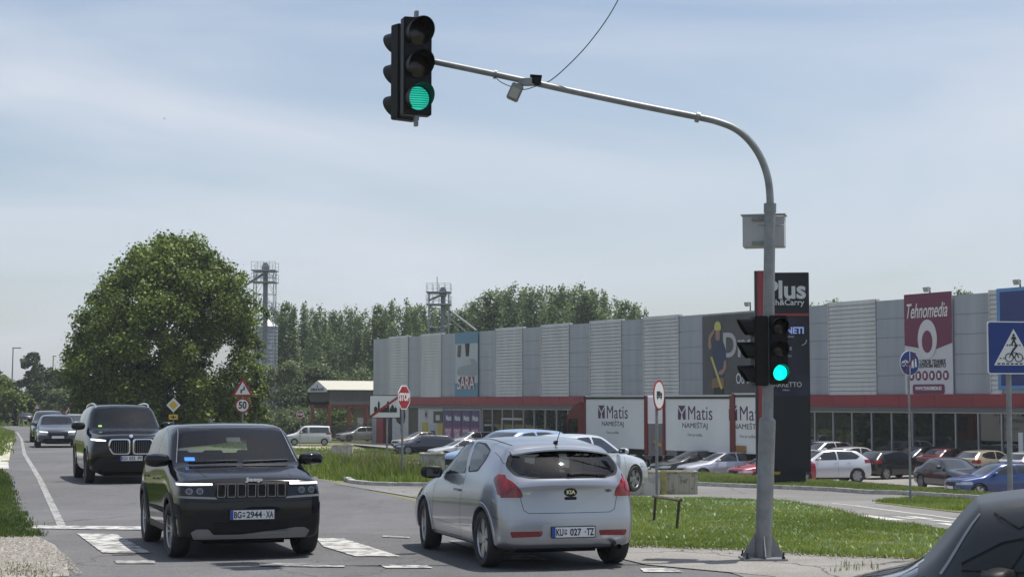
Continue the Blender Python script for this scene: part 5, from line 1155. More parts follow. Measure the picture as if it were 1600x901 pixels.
ang = math.atan2(UV.y, UV.x)
t1 = thing('box_truck', 'red cab truck with white furniture box beside its trailer', 'truck', (TQ.x, TQ.y, -2), ang)
# local x along the wall direction; the cab is at the far (left) end
x0, x1 = onl(914), onl(1009); box_body(t1, x0, x1); MB().box(x1+.005, x1+.09, -1.15, 1.15, 1.0, 2.75).build('tail_lift', mat('lift_grey', (.18, .18, .19), .5), t1)
for q_ in (-.8, -.2): MB().prism([(q_, 1.7), (q_+.5, 1.45), (q_+.5, 1.62), (q_, 1.87)], x1+.092, x1+.10, 'x').build('warning_stripe', mat('pylon_yellow', (.5, .33, .03), .5), t1)
cx = x0-.15; cab = MB().prism(roundpoly([(cx-2.3, .55), (cx-2.35, 2.2), (cx-1.95, 3.2), (cx-1.2, 3.75), (cx-.1, 4.05), (cx-.1, .55)], .2), -1.2, 1.2).build('cab', tr_red, t1, True, bevel=.04)
for s in (-1, 1): MB().prism(roundpoly([(cx-1.95, 2.05), (cx-1.7, 2.95), (cx-.75, 2.95), (cx-.75, 2.0)], .06), s*1.205-.01, s*1.205+.01).build('side_window', M_GLASSO, cab); MB().box(cx-2.2, cx-2.0, s*1.35-.12, s*1.35+.12, 2.0, 2.8).build('mirror', tr_w2, cab, bevel=.03)
MB().add([(cx-2.37, -1.05, 2.15), (cx-2.37, 1.05, 2.15), (cx-1.98, .98, 3.22), (cx-1.98, -.98, 3.22)], [(0, 1, 2, 3)]).build('windshield', M_GLASSO, cab); MB().box(cx-2.42, cx-2.3, -.9, .9, .9, 1.6).build('grille', tr_w2, cab, bevel=.03)
truck_wheels(t1, (cx-1.4, x1-2.2, x1-1.0))
t2 = thing('cargo_trailer', 'white furniture trailer with purple logo right of the red truck', 'trailer', (TQ.x, TQ.y, -2), ang, 'white furniture trailers'); x2, x3 = onl(1038), onl(1143); box_body(t2, x2, x3); truck_wheels(t2, (x2+1.2, x3-1.4)); MB().box(x1+.2, x2, -.06, .06, .8, .95).build('drawbar', tr_w2, t2)
t3 = thing('cargo_trailer', 'white furniture trailer half hidden behind the black pylon', 'trailer', (TQ.x, TQ.y, -2), ang, 'white furniture trailers'); x4, x5 = onl(1147), onl(1196); box_body(t3, x4, x5, z1=4.3); truck_wheels(t3, (x4+1.4, x5-1.4)); MB().box(x4+.15, x4+1.0, -1.29, -1.27, 1.4, 1.75).build('orange_plate', mat('orange_box', (.35, .17, .05), .6), t3)

# ---------------------------------------------------------------- pylon sign
bk = mat('pylon_black', (.008, .009, .013), .5, spec=.3); px_, pD = at(1223, 627, 66).x, 66.; pz = T(px_, pD); s = 2650/66
py = thing('advertising_pylon', 'tall black advertising pylon with a red left edge', 'sign', (px_, pD, pz), R(-6)); Z_ = lambda y: CH+(627-y)/s-pz; X_ = lambda x: (x-1223)/s
MB().box(X_(1196), X_(1265), -.18, .30, Z_(735), Z_(426)).build('panel', bk, py, bevel=.02); MB().box(X_(1209), X_(1257), -.10, .22, -.2, Z_(735)-.003).build('foot', bk, py)
MB().box(X_(1181), X_(1184.5), -.20, .32, Z_(738), Z_(423)).build('dark_strip', tr_w2, py); MB().box(X_(1184.7), X_(1195.5), -.24, .34, Z_(738), Z_(423)).build('red_strip', mat('pylon_red', (.24, .02, .03), .35), py, bevel=.015)
MB().box(X_(1196), X_(1265), -.20, -.183, Z_(494), Z_(490)).build('red_rule', mat('pylon_red', ()), py)
gm_ = mat('pylon_letters', (.55, .57, .60), .5)
def pt(name, body, x, y, size, m=gm_, **k): return text(name, body, basis((X_(x), -.19, Z_(y)), (1, 0, 0), (0, 0, 1)), m, size/s, py, depth=.006, **k)
pt('lettering', 'Plus', 1229, 453, 42, bold=.03, fitw=62/s, fith=29/s); pt('lettering', 'Cash&Carry', 1225.5, 474, 18, bold=.006, fitw=64/s, fith=12/s)
pm = MB().box(X_(1197.5), X_(1263.5), -.205, -.184, Z_(618), Z_(496)).build('poster_panel', mat('pylon_poster', (.03, .033, .075), .5, col2=(.008, .009, .018), vscale=.7, lo=.45, hi=.75, spec=.3), py)
pt('lettering', 'GINETI', 1236, 517, 14, mat('poster_blue_letters', (.35, .45, .85), .5, emit=(.3, .4, .9), estr=.15), sx=.95, bold=.012).location.y = -.02
pt('lettering', 'CARRETTO', 1227, 601, 11, sx=.9).location.y = -.02; pt('lettering', 'DONI', 1228, 545, 8, sx=.9).location.y = -.02; pt('lettering', 'collection', 1228, 556, 5, sx=.9).location.y = -.02; pt('lettering', 'collezione', 1232, 526, 4.5).location.y = -.02; pt('lettering', 'milano', 1228, 609, 4).location.y = -.02
arc = [(X_(1252-2+10*math.cos(t)), -.21, Z_(532-8*math.sin(t))) for t in np.linspace(-1.3, .1, 9)]; MB().tube(arc, .012, 5).build('swoosh', gm_, py)
MB().prism([(X_(1213)+x, Z_(727)+z) for x, z in roundpoly([(-.14, -.32), (.14, -.32), (.14, .32), (-.14, .32)], .12)], -.115, -.10).build('yellow_mark', mat('pylon_yellow', (.5, .33, .03), .5), py)
# ---------------------------------------------------------------- traffic signal mast
galv = mat('galvanised_steel', (.23, .24, .25), .5, .55, var=.18, vscale=5, detail=10); blk = mat('signal_black', (.005, .005, .006), .5, spec=.25); grn = mat('green_lamp', (.0, .5, .38), .3, emit=(.0, .85, .62), estr=1.5)
grn_o = mat('green_lamp_ribbed', (.0, .3, .22), .3, emit=(.02, .62, .45), estr=.75); dlens = mat('dark_lens', (.02, .012, .012), .15)
bx_, bD_ = gp(1192, 876)
mast = thing('traffic_signal_mast', 'galvanised signal mast whose curved arm reaches over the road', 'signal mast', (bx_, bD_, T(bx_, bD_)))
def ml(px, py, dD=0): return at(px, py, bD_+dD)-Vector(mast.location)
MB().tube([ml(1192, 874), ml(1199, 656)], .103, 24, False).tube([ml(1199, 656), ml(1199.3, 652)], [.103, .075], 24, False).build('lower_pole', galv, mast, True)
MB().tube([ml(1199.3, 655), ml(1203, 330)], .070, 24).tube([ml(1203, 332), ml(1203.2, 318)], .078, 20).build('upper_pole', galv, mast, True)
arm = [(1203.2, 332), (1203, 305), (1199, 275), (1188, 245), (1170, 219), (1148, 201), (1120, 190), (1090, 183), (1000, 165), (900, 144), (800, 122), (700, 101), (650, 91)]
def smooth(P, n=5):
    o = []
    for i in range(len(P)-1):
        p0, p1, p2, p3 = P[max(i-1, 0)], P[i], P[i+1], P[min(i+2, len(P)-1)]
        for k in range(n): t = k/n; o.append(.5*((2*p1)+(p2-p0)*t+(2*p0-5*p1+4*p2-p3)*t*t+(3*p1-p0-3*p2+p3)*t**3))
    return o+[P[-1]]
ap = smooth([ml(*p) for p in arm]); MB().tube(ap, [.048-.010*i/len(ap) for i in range(len(ap))], 16).build('arm', galv, mast, True)
MB().tube([ml(1087, 182.5), ml(1093, 184)], .068, 16).build('arm_clamp', galv, mast, True)
base = MB(); 
p0 = ml(1192, 874); base.box(p0.x-.27, p0.x+.27, p0.y-.25, p0.y+.25, .02, .045)
base.build('base_plate', galv, mast, bevel=.004)
for a in range(4):
    M = Matrix.Translation((p0.x, p0.y, 0)) @ Matrix.Rotation(a*math.pi/2, 4, 'Z'); MB().prism([(.09, .05), (.25, .05), (.25, .07), (.11, .32), (.09, .32)], -.006, .006, 'y', M).build('gusset', galv, mast)
    M2 = M @ Matrix.Rotation(math.pi/4, 4, 'Z') @ Matrix.Translation((.31, 0, 0)); MB().tube([(0, 0, .03), (0, 0, .12)], .012, 8, M=M2).lathe([(.001, .045), (.024, .045), (.024, .07), (.001, .07)], 6, M2).build('anchor_bolt', M_CLAD, mast)
for y in (338, 352): p = ml(1203, y); MB().tube([p-Vector((.15, 0, 0)), p+Vector((.17, 0, 0))], .008, 6).build('clamp_bolt', galv, mast)
def signal(name, label, loc, fdir, rl_, h, wd, lit, litm, group=None, shadow_len=1.0):
    """front of the head looks along fdir"""
    f = Vector((fdir[0], fdir[1])).normalized(); rz = math.atan2(f.y, f.x)+math.pi/2
    t = thing(name, label, 'traffic light', loc, rz, group); q = h/3
    MB().box(-wd/2, wd/2, 0, .17, -h/2, h/2).build('housing', blk, t, bevel=.012)
    for i in range(3):
        z = h/2-q*(i+.5); hood = MB(); n = 22; rr_ = rl_*1.12; pr = []
        for k in range(n+1):
            a = R(-52)+R(284)*k/n; ln = rl_*(.6+1.35*(.5+.5*math.sin(a))); c, s_ = math.cos(a), math.sin(a)
            pr.append([(c*rr_, 0, z+s_*rr_), (c*rr_, -ln, z+s_*rr_), (c*(rr_-.006), -ln, z+s_*(rr_-.006)), (c*(rr_-.006), 0, z+s_*(rr_-.006))])
        for k in range(n):
            for j in range(3): hood.add([pr[k][j], pr[k][j+1], pr[k+1][j+1], pr[k+1][j]], [(0, 1, 2, 3)])
        hood.build('visor', blk, t, True)
        MB().lathe([(.001, -.028), (rl_*.5, -.022), (rl_, -.004), (rl_, .01)], 28, Matrix.Translation((0, 0, z)), ax='y').build('lens', litm if (i == 2 and lit) else dlens, t, True)
        MB().lathe([(rl_, -.012), (rl_*1.1, -.012), (rl_*1.1, .0)], 28, Matrix.Translation((0, 0, z)), ax='y').build('lens_rim', blk, t, True)
    return t
W = lambda px, py, dD=0: at(px, py, bD_+dD)
sg1 = signal('traffic_light', 'large overhead traffic light with ribbed green lit, hanging from the arm', W(653, 103, -.25), (.34, -1), .145, 1.22, .36, True, grn_o)
MB().box(-.02, .02, .04, .12, -.74, .70).build('back_bracket', galv, sg1)
for k in range(9):       # ribs on the lit lens
    z = -1.22/3+(k-4)*.028; hw_ = math.sqrt(max(0, .14**2-((k-4)*.028)**2)); MB().box(-hw_, hw_, -.033, -.020, z-.003, z+.003).build('lens_rib', blk, sg1)
sg2 = signal('traffic_light', 'overhead traffic light seen from behind with visors to the left', W(627, 116, .18), (-.62, .78), .135, 1.20, .33, False, grn)
MB().tube([(0, .25, .1), (0, .1, .1)], .03, 8).build('back_bracket', galv, sg2)
sg3 = signal('traffic_light', 'low traffic light with bright plain green, right of the mast', W(1217.5, 546, -.12), (.05, -1), .094, .845, .225, True, grn)
sg4 = signal('traffic_light', 'unlit black traffic light facing left on the mast', W(1176, 548, -.02), (-1, -.12), .10, .86, .24, False, grn)
for z, o in ((.36, sg3), (-.36, sg3)): MB().box(-.10, .0, .15, .24, z-.02, z+.02).build('bracket', blk, o)
for z in (.40, -.40): MB().box(-.02, .02, .1, .30, z-.02, z+.02).build('bracket', blk, sg4)
# grey cabinet behind the mast, camera and lamp on the arm, cables
cb = thing('control_cabinet', 'grey metal cabinet strapped high behind the signal mast', 'cabinet', W(1191.5, 361, .28), R(-14)); cw = mat('cabinet_grey', (.42, .43, .44), .5, .2, var=.05)
MB().box(-.25, .27, -.02, .24, -.20, .20).build('case', cw, cb, bevel=.008); MB().box(-.27, .29, -.04, .26, .20, .215).build('lid', cw, cb); MB().box(-.13, .13, -.05, -.02, .13, .17).build('strap', galv, cb); MB().box(-.13, .13, -.05, -.02, -.17, -.13).build('strap', galv, cb)
cm = thing('traffic_camera', 'small black camera clamped on top of the mast arm', 'camera', W(830, 127, -.05), 0); MB().box(-.12, .03, -.06, .06, -.055, .03).build('clamp', galv, cm, bevel=.006); M = Matrix.Rotation(R(4), 4, 'Y'); MB().box(.0, .125, -.06, .08, -.045, .06, M).build('case', blk, cm, bevel=.01); MB().box(-.02, .13, -.08, .09, .06, .07, M).build('sunshade', blk, cm)
fl = thing('camera_lamp', 'small grey lamp hanging tilted below the mast arm', 'lamp', W(805, 144, -.04), 0); M = Matrix.Rotation(R(24), 4, 'Y'); MB().box(-.075, .075, -.07, .05, -.11, .10, M).build('case', mat('lamp_grey', (.20, .20, .20), .5), fl, bevel=.012); MB().box(-.02, .05, -.02, .02, .08, .18, M).build('bracket', galv, fl); MB().box(-.055, .055, -.074, -.07, -.09, .04, M).build('lamp_face', mat('lamp_face_grey', (.33, .32, .29), .3), fl)
cab = [W(842, 133), W(860, 126), W(885, 105), W(915, 74), W(945, 35), W(968, -4), W(1000, -70), W(1040, -160)]; tag(MB().tube(smooth(cab), .007, 6).build('cable', M_CLAD, None), 'thin grey cable rising from the arm out of the picture', 'cable')
cab = [W(773, 119, -.05), W(782, 128, -.05), W(800, 136, -.05), W(820, 140, -.05), W(842, 133, -.05)]; tag(MB().tube(smooth(cab), .006, 6).build('cable', M_CLAD, None), 'short slack cable looped under the mast arm', 'cable'); MB().tube([ml(772, 116), ml(776, 117)], .058, 12).build('arm_clamp', galv, mast, True)

# ---------------------------------------------------------------- road signs
srw = mat('sign_white', (.68, .69, .70), .45); srd = mat('sign_red', (.30, .018, .025), .5); sbl = mat('sign_blue', (.008, .035, .19), .5); sbk = mat('sign_black', (.02, .02, .02), .5); syl = mat('sign_yellow', (.62, .40, .02), .45)
def sign(name, label, px, py, D, rz=0, post=True, base=None, pr=.03, zb=None, group=None, pdx=0, lean=0):
    c = at(px, py, D); zb = T(c.x, D) if zb is None else zb
    t = thing(name, label, 'road sign', (c.x, D, zb), rz, group); h = c.z-zb
    if post: MB().tube([(pdx+lean, .04, -.3), (pdx, .04, h+.2 if pdx == 0 else h)], pr, 12).build('post', galv, t, True)
    return t, h
def plate2(t, poly, z, m, y=0, d=.004, nm='face', par=None): return MB().prism([(a, b+z) for a, b in poly], y-d, y).build(nm, m, par or t)
def reg(n, r, a0=0): return [(r*math.cos(a0+2*math.pi*i/n), r*math.sin(a0+2*math.pi*i/n)) for i in range(n)]
def stx(t, body, x, z, size, m, y=-.02, **k): return text('lettering', body, basis((x, y, z), (1, 0, 0), (0, 0, 1)), m, size, t, **k)
# no trucks
t, h = sign('no_trucks_sign', 'round red rimmed sign with a truck beside the mast', 1029, 617, 34, R(64), lean=-.03); plate2(t, reg(40, .305), h, srd, 0, .012, 'rim'); plate2(t, reg(40, .262), h, srw, -.012, .003)
mb = MB(); [mb.box(a, b, -.02, -.0155, h+c, h+e) for a, b, c, e in ((-.14, .06, -.02, .08), (.08, .15, -.02, .05), (-.15, .155, -.045, -.03))]; [mb.prism([(x+a, z+h-.06) for a, z in reg(12, .022)], -.02, -.0155) for x in (-.09, .10)]; mb.build('truck_symbol', sbk, t)
# end of cycle / foot path
t, h = sign('end_of_path_sign', 'round blue sign with a red slash on a thin post', 1421, 567, 42, R(28)); plate2(t, reg(40, .31), h, srw, 0, .01, 'rim'); plate2(t, reg(40, .295), h, sbl, -.01, .004)
mb = MB(); mb.box(-.009, .009, -.019, -.0145, h-.28, h+.28); [mb.tube([(x+.055*math.cos(a), -.018, h-.02+.055*math.sin(a)) for a in np.linspace(0, 6.28, 16)], .006, 4) for x in (-.21, -.08)]; mb.tube([(-.21, -.018, h-.02), (-.17, -.018, h+.06), (-.1, -.018, h+.06), (-.08, -.018, h-.02)], .006, 4); mb.tube([(-.17, -.018, h+.06), (-.14, -.018, h-.02), (-.1, -.018, h+.06)], .006, 4)
for x, k in ((.08, 1), (.18, .8)): mb.prism([(x+a*k, h+b*k) for a, b in ((-.03, -.12), (0, -.12), (.005, -.02), (.02, -.12), (.045, -.12), (.03, .08), (-.02, .08))], -.02, -.0145); mb.prism([(x+a, h+.11*k+b) for a, b in reg(10, .022)], -.02, -.0145)
mb.build('path_symbols', srw, t); plate2(t, [(-.20, -.235), (-.155, -.265), (.20, .235), (.155, .265)], h, mat('slash_red', (.13, .02, .05), .5), -.021, .003, 'slash')
# blue crossing sign
t, h = sign('crossing_sign', 'large blue square sign of a walker and cyclist crossing', 1583, 543, 29, R(8), pr=.045, lean=-.02, pdx=-.07); plate2(t, roundpoly([(-.47, -.45), (.47, -.45), (.47, .45), (-.47, .45)], .05), h, srw, 0, .02, 'rim'); plate2(t, roundpoly([(-.45, -.43), (.45, -.43), (.45, .43), (-.45, .43)], .04), h, sbl, -.02, .004); plate2(t, [(-.36, -.30), (.36, -.30), (0, .32)], h, srw, -.024, .004, 'triangle')
mb = MB(); Q = lambda poly: mb.prism([(a, b+h) for a, b in poly], -.034, -.029)
Q(reg(12, .022)) if False else Q([(a, b+.215) for a, b in reg(12, .022)]); Q([(-.03, .19), (.03, .19), (.05, .14), (.035, .135), (.02, .16), (.02, .12), (.055, .05), (.035, .04), (0, .10), (-.035, .04), (-.055, .05), (-.02, .12), (-.02, .16), (-.035, .135), (-.05, .14)])
mb.build('walker_symbol', sbk, t); mb = MB()
for i in range(6): x = -.13+i*.045; Q([(x, .02), (x+.025, .02), (x+.03+.01*(1 if x > 0 else -1), .08), (x+.012, .08)] if False else [(x, .03), (x+.024, .03), (x+.024, .055), (x, .055)])
mb.build('stripe_symbol', sbk, t); mb = MB()
for x in (-.085, .085): mb.tube([(x+.07*math.cos(a), -.032, h-.17+.07*math.sin(a)) for a in np.linspace(0, 6.28, 18)], .008, 4)
mb.tube([(-.085, -.032, h-.17), (-.04, -.032, h-.08), (.05, -.032, h-.09), (.085, -.032, h-.17)], .009, 4); mb.tube([(-.04, -.032, h-.08), (0, -.032, h-.17), (.05, -.032, h-.09)], .009, 4); Q([(-.06, -.09), (-.03, -.09), (.045, .0), (.02, .02), (-.02, -.02)]); Q([(a+.04, b+.025) for a, b in reg(10, .022)]); 
mb.build('cyclist_symbol', sbk, t); mb = MB()
for i in range(8): x = -.30+i*.08; Q([(x, -.285), (x+.05, -.285), (x+.05, -.262), (x, -.262)])
for x in (-.26, -.2, .16, .22): Q([(x, -.19), (x+.035, -.19), (x+.035, -.175), (x, -.175)])
mb.build('crossing_symbol', sbk, t)
# stop sign turned edgeways
t, h = sign('stop_sign', 'tall red octagonal stop sign turned to the side', 631, 620.5, 43, R(64)); plate2(t, reg(8, .33, R(22.5)), h, srw, 0, .01, 'rim'); plate2(t, reg(8, .295, R(22.5)), h, srd, -.01, .004); stx(t, 'STOP', 0, h, .26, srw, -.016, sx=.82, bold=.012)
# town end sign
t, h = sign('town_end_sign', 'white town end sign with a red slash over rooftops', 603, 635, 72, 0, False); 
for x in (.05,): MB().tube([(x, .05, -.4), (x, .05, h+.3)], .045, 10).build('post', galv, t, True)
plate2(t, roundpoly([(-.70, -.48), (.62, -.48), (.62, .49), (-.70, .49)], .05), h, sbk, 0, .02, 'rim'); plate2(t, roundpoly([(-.67, -.45), (.59, -.45), (.59, .46), (-.67, .46)], .04), h, srw, -.02, .004)
mb = MB()
for x0_, x1_, z1_ in ((-.50, -.36, .0), (-.34, -.26, .22), (-.26, -.12, -.08), (-.12, .05, .0), (.04, .14, .22), (.16, .22, -.05), (.22, .34, .06), (.34, .47, -.03)): mb.prism([(x0_, h-.22), (x1_, h-.22), (x1_, h+z1_-.05), ((x0_+x1_)/2, h+z1_+.03), (x0_, h+z1_-.05)], -.034, -.0245)
mb.box(-.5, .47, -.0335, -.025, h-.24, h-.2); mb.build('skyline_symbol', sbk, t); plate2(t, [(-.67, -.43), (-.60, -.45), (.59, .40), (.59, .46), (.53, .46), (-.67, -.37)], h, srd, -.036, .003, 'slash')
# bend warning and fifty
t, h = sign('speed_limit_sign', 'red triangle bend warning above a round fifty speed limit sign', 379, 633, 70, 0); plate2(t, reg(36, .31), h, srd, 0, .012, 'rim'); plate2(t, reg(36, .245), h, srw, -.012, .004); stx(t, '50', 0, h, .40, sbk, -.02, sx=.85, bold=.012)
plate2(t, roundpoly([(-.46, .36), (.46, .36), (0, 1.14)], .05), h, srd, 0, .012, 'warning_rim'); plate2(t, [(-.31, .45), (.31, .45), (0, .97)], h, srw, -.012, .004, 'warning_face')
plate2(t, [(-.09, .50), (-.03, .50), (-.03, .60), (.09, .64), (.09, .76), (.03, .80), (.03, .68), (-.09, .64)], h, sbk, -.02, .004, 'bend_symbol'); MB().tube([(0, .03, h+.2), (0, .03, h+1.0)], .03, 8).build('post', galv, t, True)
# priority road diamond
t, h = sign('priority_sign', 'white and yellow diamond sign beside the large suv', 271, 632.5, 102, 0); plate2(t, reg(4, .43), h, srw, 0, .012, 'rim'); plate2(t, reg(4, .27), h, syl, -.012, .004); plate2(t, [(-.27, -.86), (.27, -.86), (.27, -.56), (-.27, -.56)], h, syl, 0, .01, 'lower_plate'); plate2(t, [(-.03, -.82), (.03, -.82), (.03, -.6), (-.03, -.6)], h, sbk, -.012, .003, 'plate_mark'); plate2(t, [(-.16, -.74), (.16, -.74), (.16, -.68), (-.16, -.68)], h, sbk, -.016, .003, 'plate_mark')
t, h = sign('stop_sign', 'small faraway round stop sign by the side road', 469, 647, 144, 0); plate2(t, reg(30, .33), h, srw, 0, .012, 'rim'); plate2(t, reg(30, .29), h, mat('faded_sign_red', (.20, .02, .035), .5), -.012, .004); stx(t, 'STOP', 0, h, .24, srw, -.02, sx=.8, bold=.01)
for px, py, D, k, lb in ((36, 636, 185, .5, 'first small warning triangle from the left by the bend'), (58, 634.5, 182, .6, 'second small warning triangle from the left by the bend'), (107, 641, 160, .75, 'red board warning triangle right of the conifers'), (138, 628, 150, .6, 'upper small triangle left of the large suv')):
    t, h = sign('warning_sign', lb, px, py, D, 0, group='warning triangles at the bend'); plate2(t, [(-.65*k, -.5*k), (.65*k, -.5*k), (0, .62*k)], h, srd, 0, .02, 'rim'); plate2(t, [(-.42*k, -.37*k), (.42*k, -.37*k), (0, .36*k)], h, srw, -.02, .006); plate2(t, [(-.05*k, -.25*k), (.05*k, -.25*k), (.05*k, .1*k), (-.05*k, .1*k)], h, sbk, -.028, .004, 'symbol')
# rusty low frame on the island
fa, fb_ = gp(1021, 818), gp(1058, 830); rust = mat('rusty_frame', (.10, .075, .05), .85, col2=(.035, .025, .02), vscale=9); wood = mat('weathered_wood', (.22, .19, .13), .85, col2=(.09, .07, .05), vscale=6)
fr = thing('metal_frame', 'low rusty frame with a wooden top rail on the island', 'barrier', (fa[0], fa[1], T(*fa))); d_ = Vector((fb_[0]-fa[0], fb_[1]-fa[1])); k = .44
MB().tube([(0, 0, -.1), (.035, 0, k-.02)], .022, 8).build('leg', rust, fr); MB().tube([(d_.x-.02, d_.y, -.1), (d_.x+.035, d_.y, k+.02)], .022, 8).build('leg', rust, fr); MB().tube([(.0, -.01, k), (d_.x+.06, d_.y-.01, k+.03)], .028, 6).build('top_rail', wood, fr)
# concrete planters
def planter(px, py, s, w_, dp, h, rz, label, green=False, hollow=True):
    x, D = (px-800)/s, 2650/s; z = T(x, D); t = thing('concrete_planter', label, 'planter', (x, D, z), rz, 'concrete planters')
    cm_ = mat('mossy_concrete', (.40, .38, .30), .9, col2=(.10, .10, .07), vscale=3.5, detail=14, lo=.33, hi=.5) if green else mat('stained_concrete', (.46, .44, .40), .9, col2=(.24, .23, .2), vscale=3, detail=14, lo=.35, hi=.55)
    b = MB(); b.box(-w_/2, w_/2, -dp/2, dp/2, 0, h-.06).box(-w_/2-.03, w_/2+.03, -dp/2-.03, dp/2+.03, h-.06, h); o = b.build('trough', cm_, t, bevel=.012)
    r_ = MB(); n = 9
    for i in range(n): xx = -w_/2+.08+(w_-.16)*i/(n-1); r_.box(xx-.03, xx+.03, -dp/2-.025, -dp/2-.001, .06, h-.12)
    if green: r_.build('ribs', cm_, t, bevel=.008)
    else: MB().prism([(a, h*.5+b_) for a, b_ in reg(8, h*.28)], -dp/2-.02, -dp/2-.001).build('ribs', cm_, t, bevel=.006)
    MB().box(-w_/2+.1, w_/2-.1, -dp/2+.1, dp/2-.1, h-.02, h+.012).build('earth', soil, t); return t
planter(1050, 757, 46, 1.55, .8, .80, R(4), 'ribbed mossy concrete planter left of the pylon', True); planter(1003, 753, 48, 1.0, .8, .80, R(4), 'stained concrete planter touching the ribbed mossy one')
ye = thing('yellow_post', 'mossy yellow square post at the planter corner', 'post', (at(1036, 740, 57).x, 56.9, T(4.9, 57)-.02)); MB().box(-.09, .09, -.12, -.02, 0, .84).build('post_body', mat('yellow_paint_worn', (.42, .38, .10), .8, col2=(.2, .19, .08), vscale=6), ye, bevel=.01)
planter(676, 745, 56, .62, .6, .62, R(10), 'small grey concrete block behind the silver car mirror'); planter(536, 702, 21, 1.5, .8, .75, 0, 'distant grey planter right of the white van')
mbk = MB(); sb = thing('concrete_slab', 'pale low concrete slab behind the roadside weeds', 'slab', (at(640, 728, 58).x, 58, T(-3.5, 58))); MB().box(-1.4, .5, -.2, .2, 0, .45).build('slab_body', conc, sb, bevel=.02)

# ---------------------------------------------------------------- gatehouse, fence, towers
s = 15.4; cD = 2650/s; cx_ = (515-800)/s; gh = thing('gatehouse', 'open gatehouse canopy with white gable and ribbed roof', 'building', (cx_, cD, -2), 0)
LX = Vector((.72, .69)); GX = Vector((-.69, .72)); Z = lambda y: CH+(627-y)/s+2.0
def gpt(a, b, z): p = LX*a+GX*b; return (p.x, p.y, z)
eav, rid, pb_ = Z(609), Z(594.5), Z(632); brown = mat('brown_cladding', (.11, .10, .10), .6, var=.1); rfm = mat('pale_metal_roof', (.45, .44, .38), .5, .2)
Lr, Gw = 10.0, 3.1
mb = MB(); n = 36
for i in range(n):
    a0_, a1_ = -.3+(Lr+.3)*i/n, -.3+(Lr+.3)*(i+1)/n; am = (a0_+a1_)/2
    for b0_, b1_, e0, e1 in ((-.15, Gw/2, eav, rid), (Gw+.15, Gw/2, eav, rid)): mb.add([gpt(a0_, b0_, e0), gpt(am, b0_, e0+.07), gpt(am, b1_, e1+.07), gpt(a0_, b1_, e1), gpt(a1_, b0_, e0), gpt(a1_, b1_, e1)], [(0, 1, 2, 3), (1, 4, 5, 2)])
mb.build('roof', rfm, gh, fix=False)
MB().add([gpt(-.33, -.1, eav-.2), gpt(-.33, Gw+.1, eav-.2), gpt(-.33, Gw+.1, eav+.05), gpt(-.33, Gw/2, rid+.02), gpt(-.33, -.1, eav+.05)], [(0, 1, 2, 3, 4)]).build('gable', mat('gable_white', (.55, .56, .58), .6), gh)
gM = basis(gpt(-.35, Gw/2, eav+.05), (-GX.x, -GX.y, 0), (0, 0, 1)); text('gable_lettering', 'SOMBOR PROMET', gM, mat('sign_navy', (.03, .05, .15), .6), .42, gh, depth=.01, fitw=2.3, fith=.3)
gM2 = basis(gpt(-.35, Gw/2, eav+.42), (-GX.x, -GX.y, 0), (0, 0, 1)); MB().add([tuple(gM2 @ Vector(v)) for v in ((-.12, -.14, .01), (.12, -.14, .01), (0, .2, .01))], [(0, 1, 2)]).build('gable_emblem', mat('sign_navy', ()), gh)
mb = MB(); n = 40
for i in range(n): a0_, a1_ = Lr*i/n, Lr*(i+1)/n-.05; mb.add([gpt(a0_, 0, pb_), gpt(a1_, 0, pb_), gpt(a1_, 0, eav), gpt(a0_, 0, eav)], [(0, 1, 2, 3)])
mb.build('side_cladding', brown, gh, fix=False); MB().add([gpt(-.02, 0.02, pb_+.3), gpt(-.02, Gw, pb_+.3), gpt(-.02, Gw, eav-.25), gpt(-.02, 0.02, eav-.25)], [(0, 1, 2, 3)]).add([gpt(0, Gw, pb_), gpt(Lr, Gw, pb_), gpt(Lr, Gw, eav), gpt(0, Gw, eav)], [(0, 1, 2, 3)]).add([gpt(0, .03, pb_+.2), gpt(Lr, .03, pb_+.2), gpt(Lr, Gw, pb_+.2), gpt(0, Gw, pb_+.2)], [(0, 1, 2, 3)]).build('dark_cladding', mat('dark_cladding', (.045, .04, .04), .7), gh)
gred = mat('faded_red_steel', (.22, .045, .045), .6)
for a_, b_ in ((.1, .1), (.1, Gw-.2), (2.6, .1), (4.9, .1), (7.5, .1), (4.9, Gw-.2)):
    x, y, _ = gpt(a_, b_, 0); MB().box(x-.14, x+.14, y-.14, y+.14, 0, pb_).build('column', gred, gh)
for b_ in (.1, Gw-.2): MB().add([gpt(0, b_, pb_-.32), gpt(Lr, b_, pb_-.32), gpt(Lr, b_, pb_-.02), gpt(0, b_, pb_-.02)], [(0, 1, 2, 3)]).build('beam', gred, gh)
hx, hy, _ = gpt(5.6, 1.5, 0); MB().box(hx-.9, hx+1.8, hy-.9, hy+.9, 0, pb_-.1).build('booth', mat('booth_grey', (.25, .22, .19), .7), gh); MB().box(hx-.5, hx+.1, hy-.96, hy-.90, 1.2, 2.3).build('booth_notice', srw, gh)
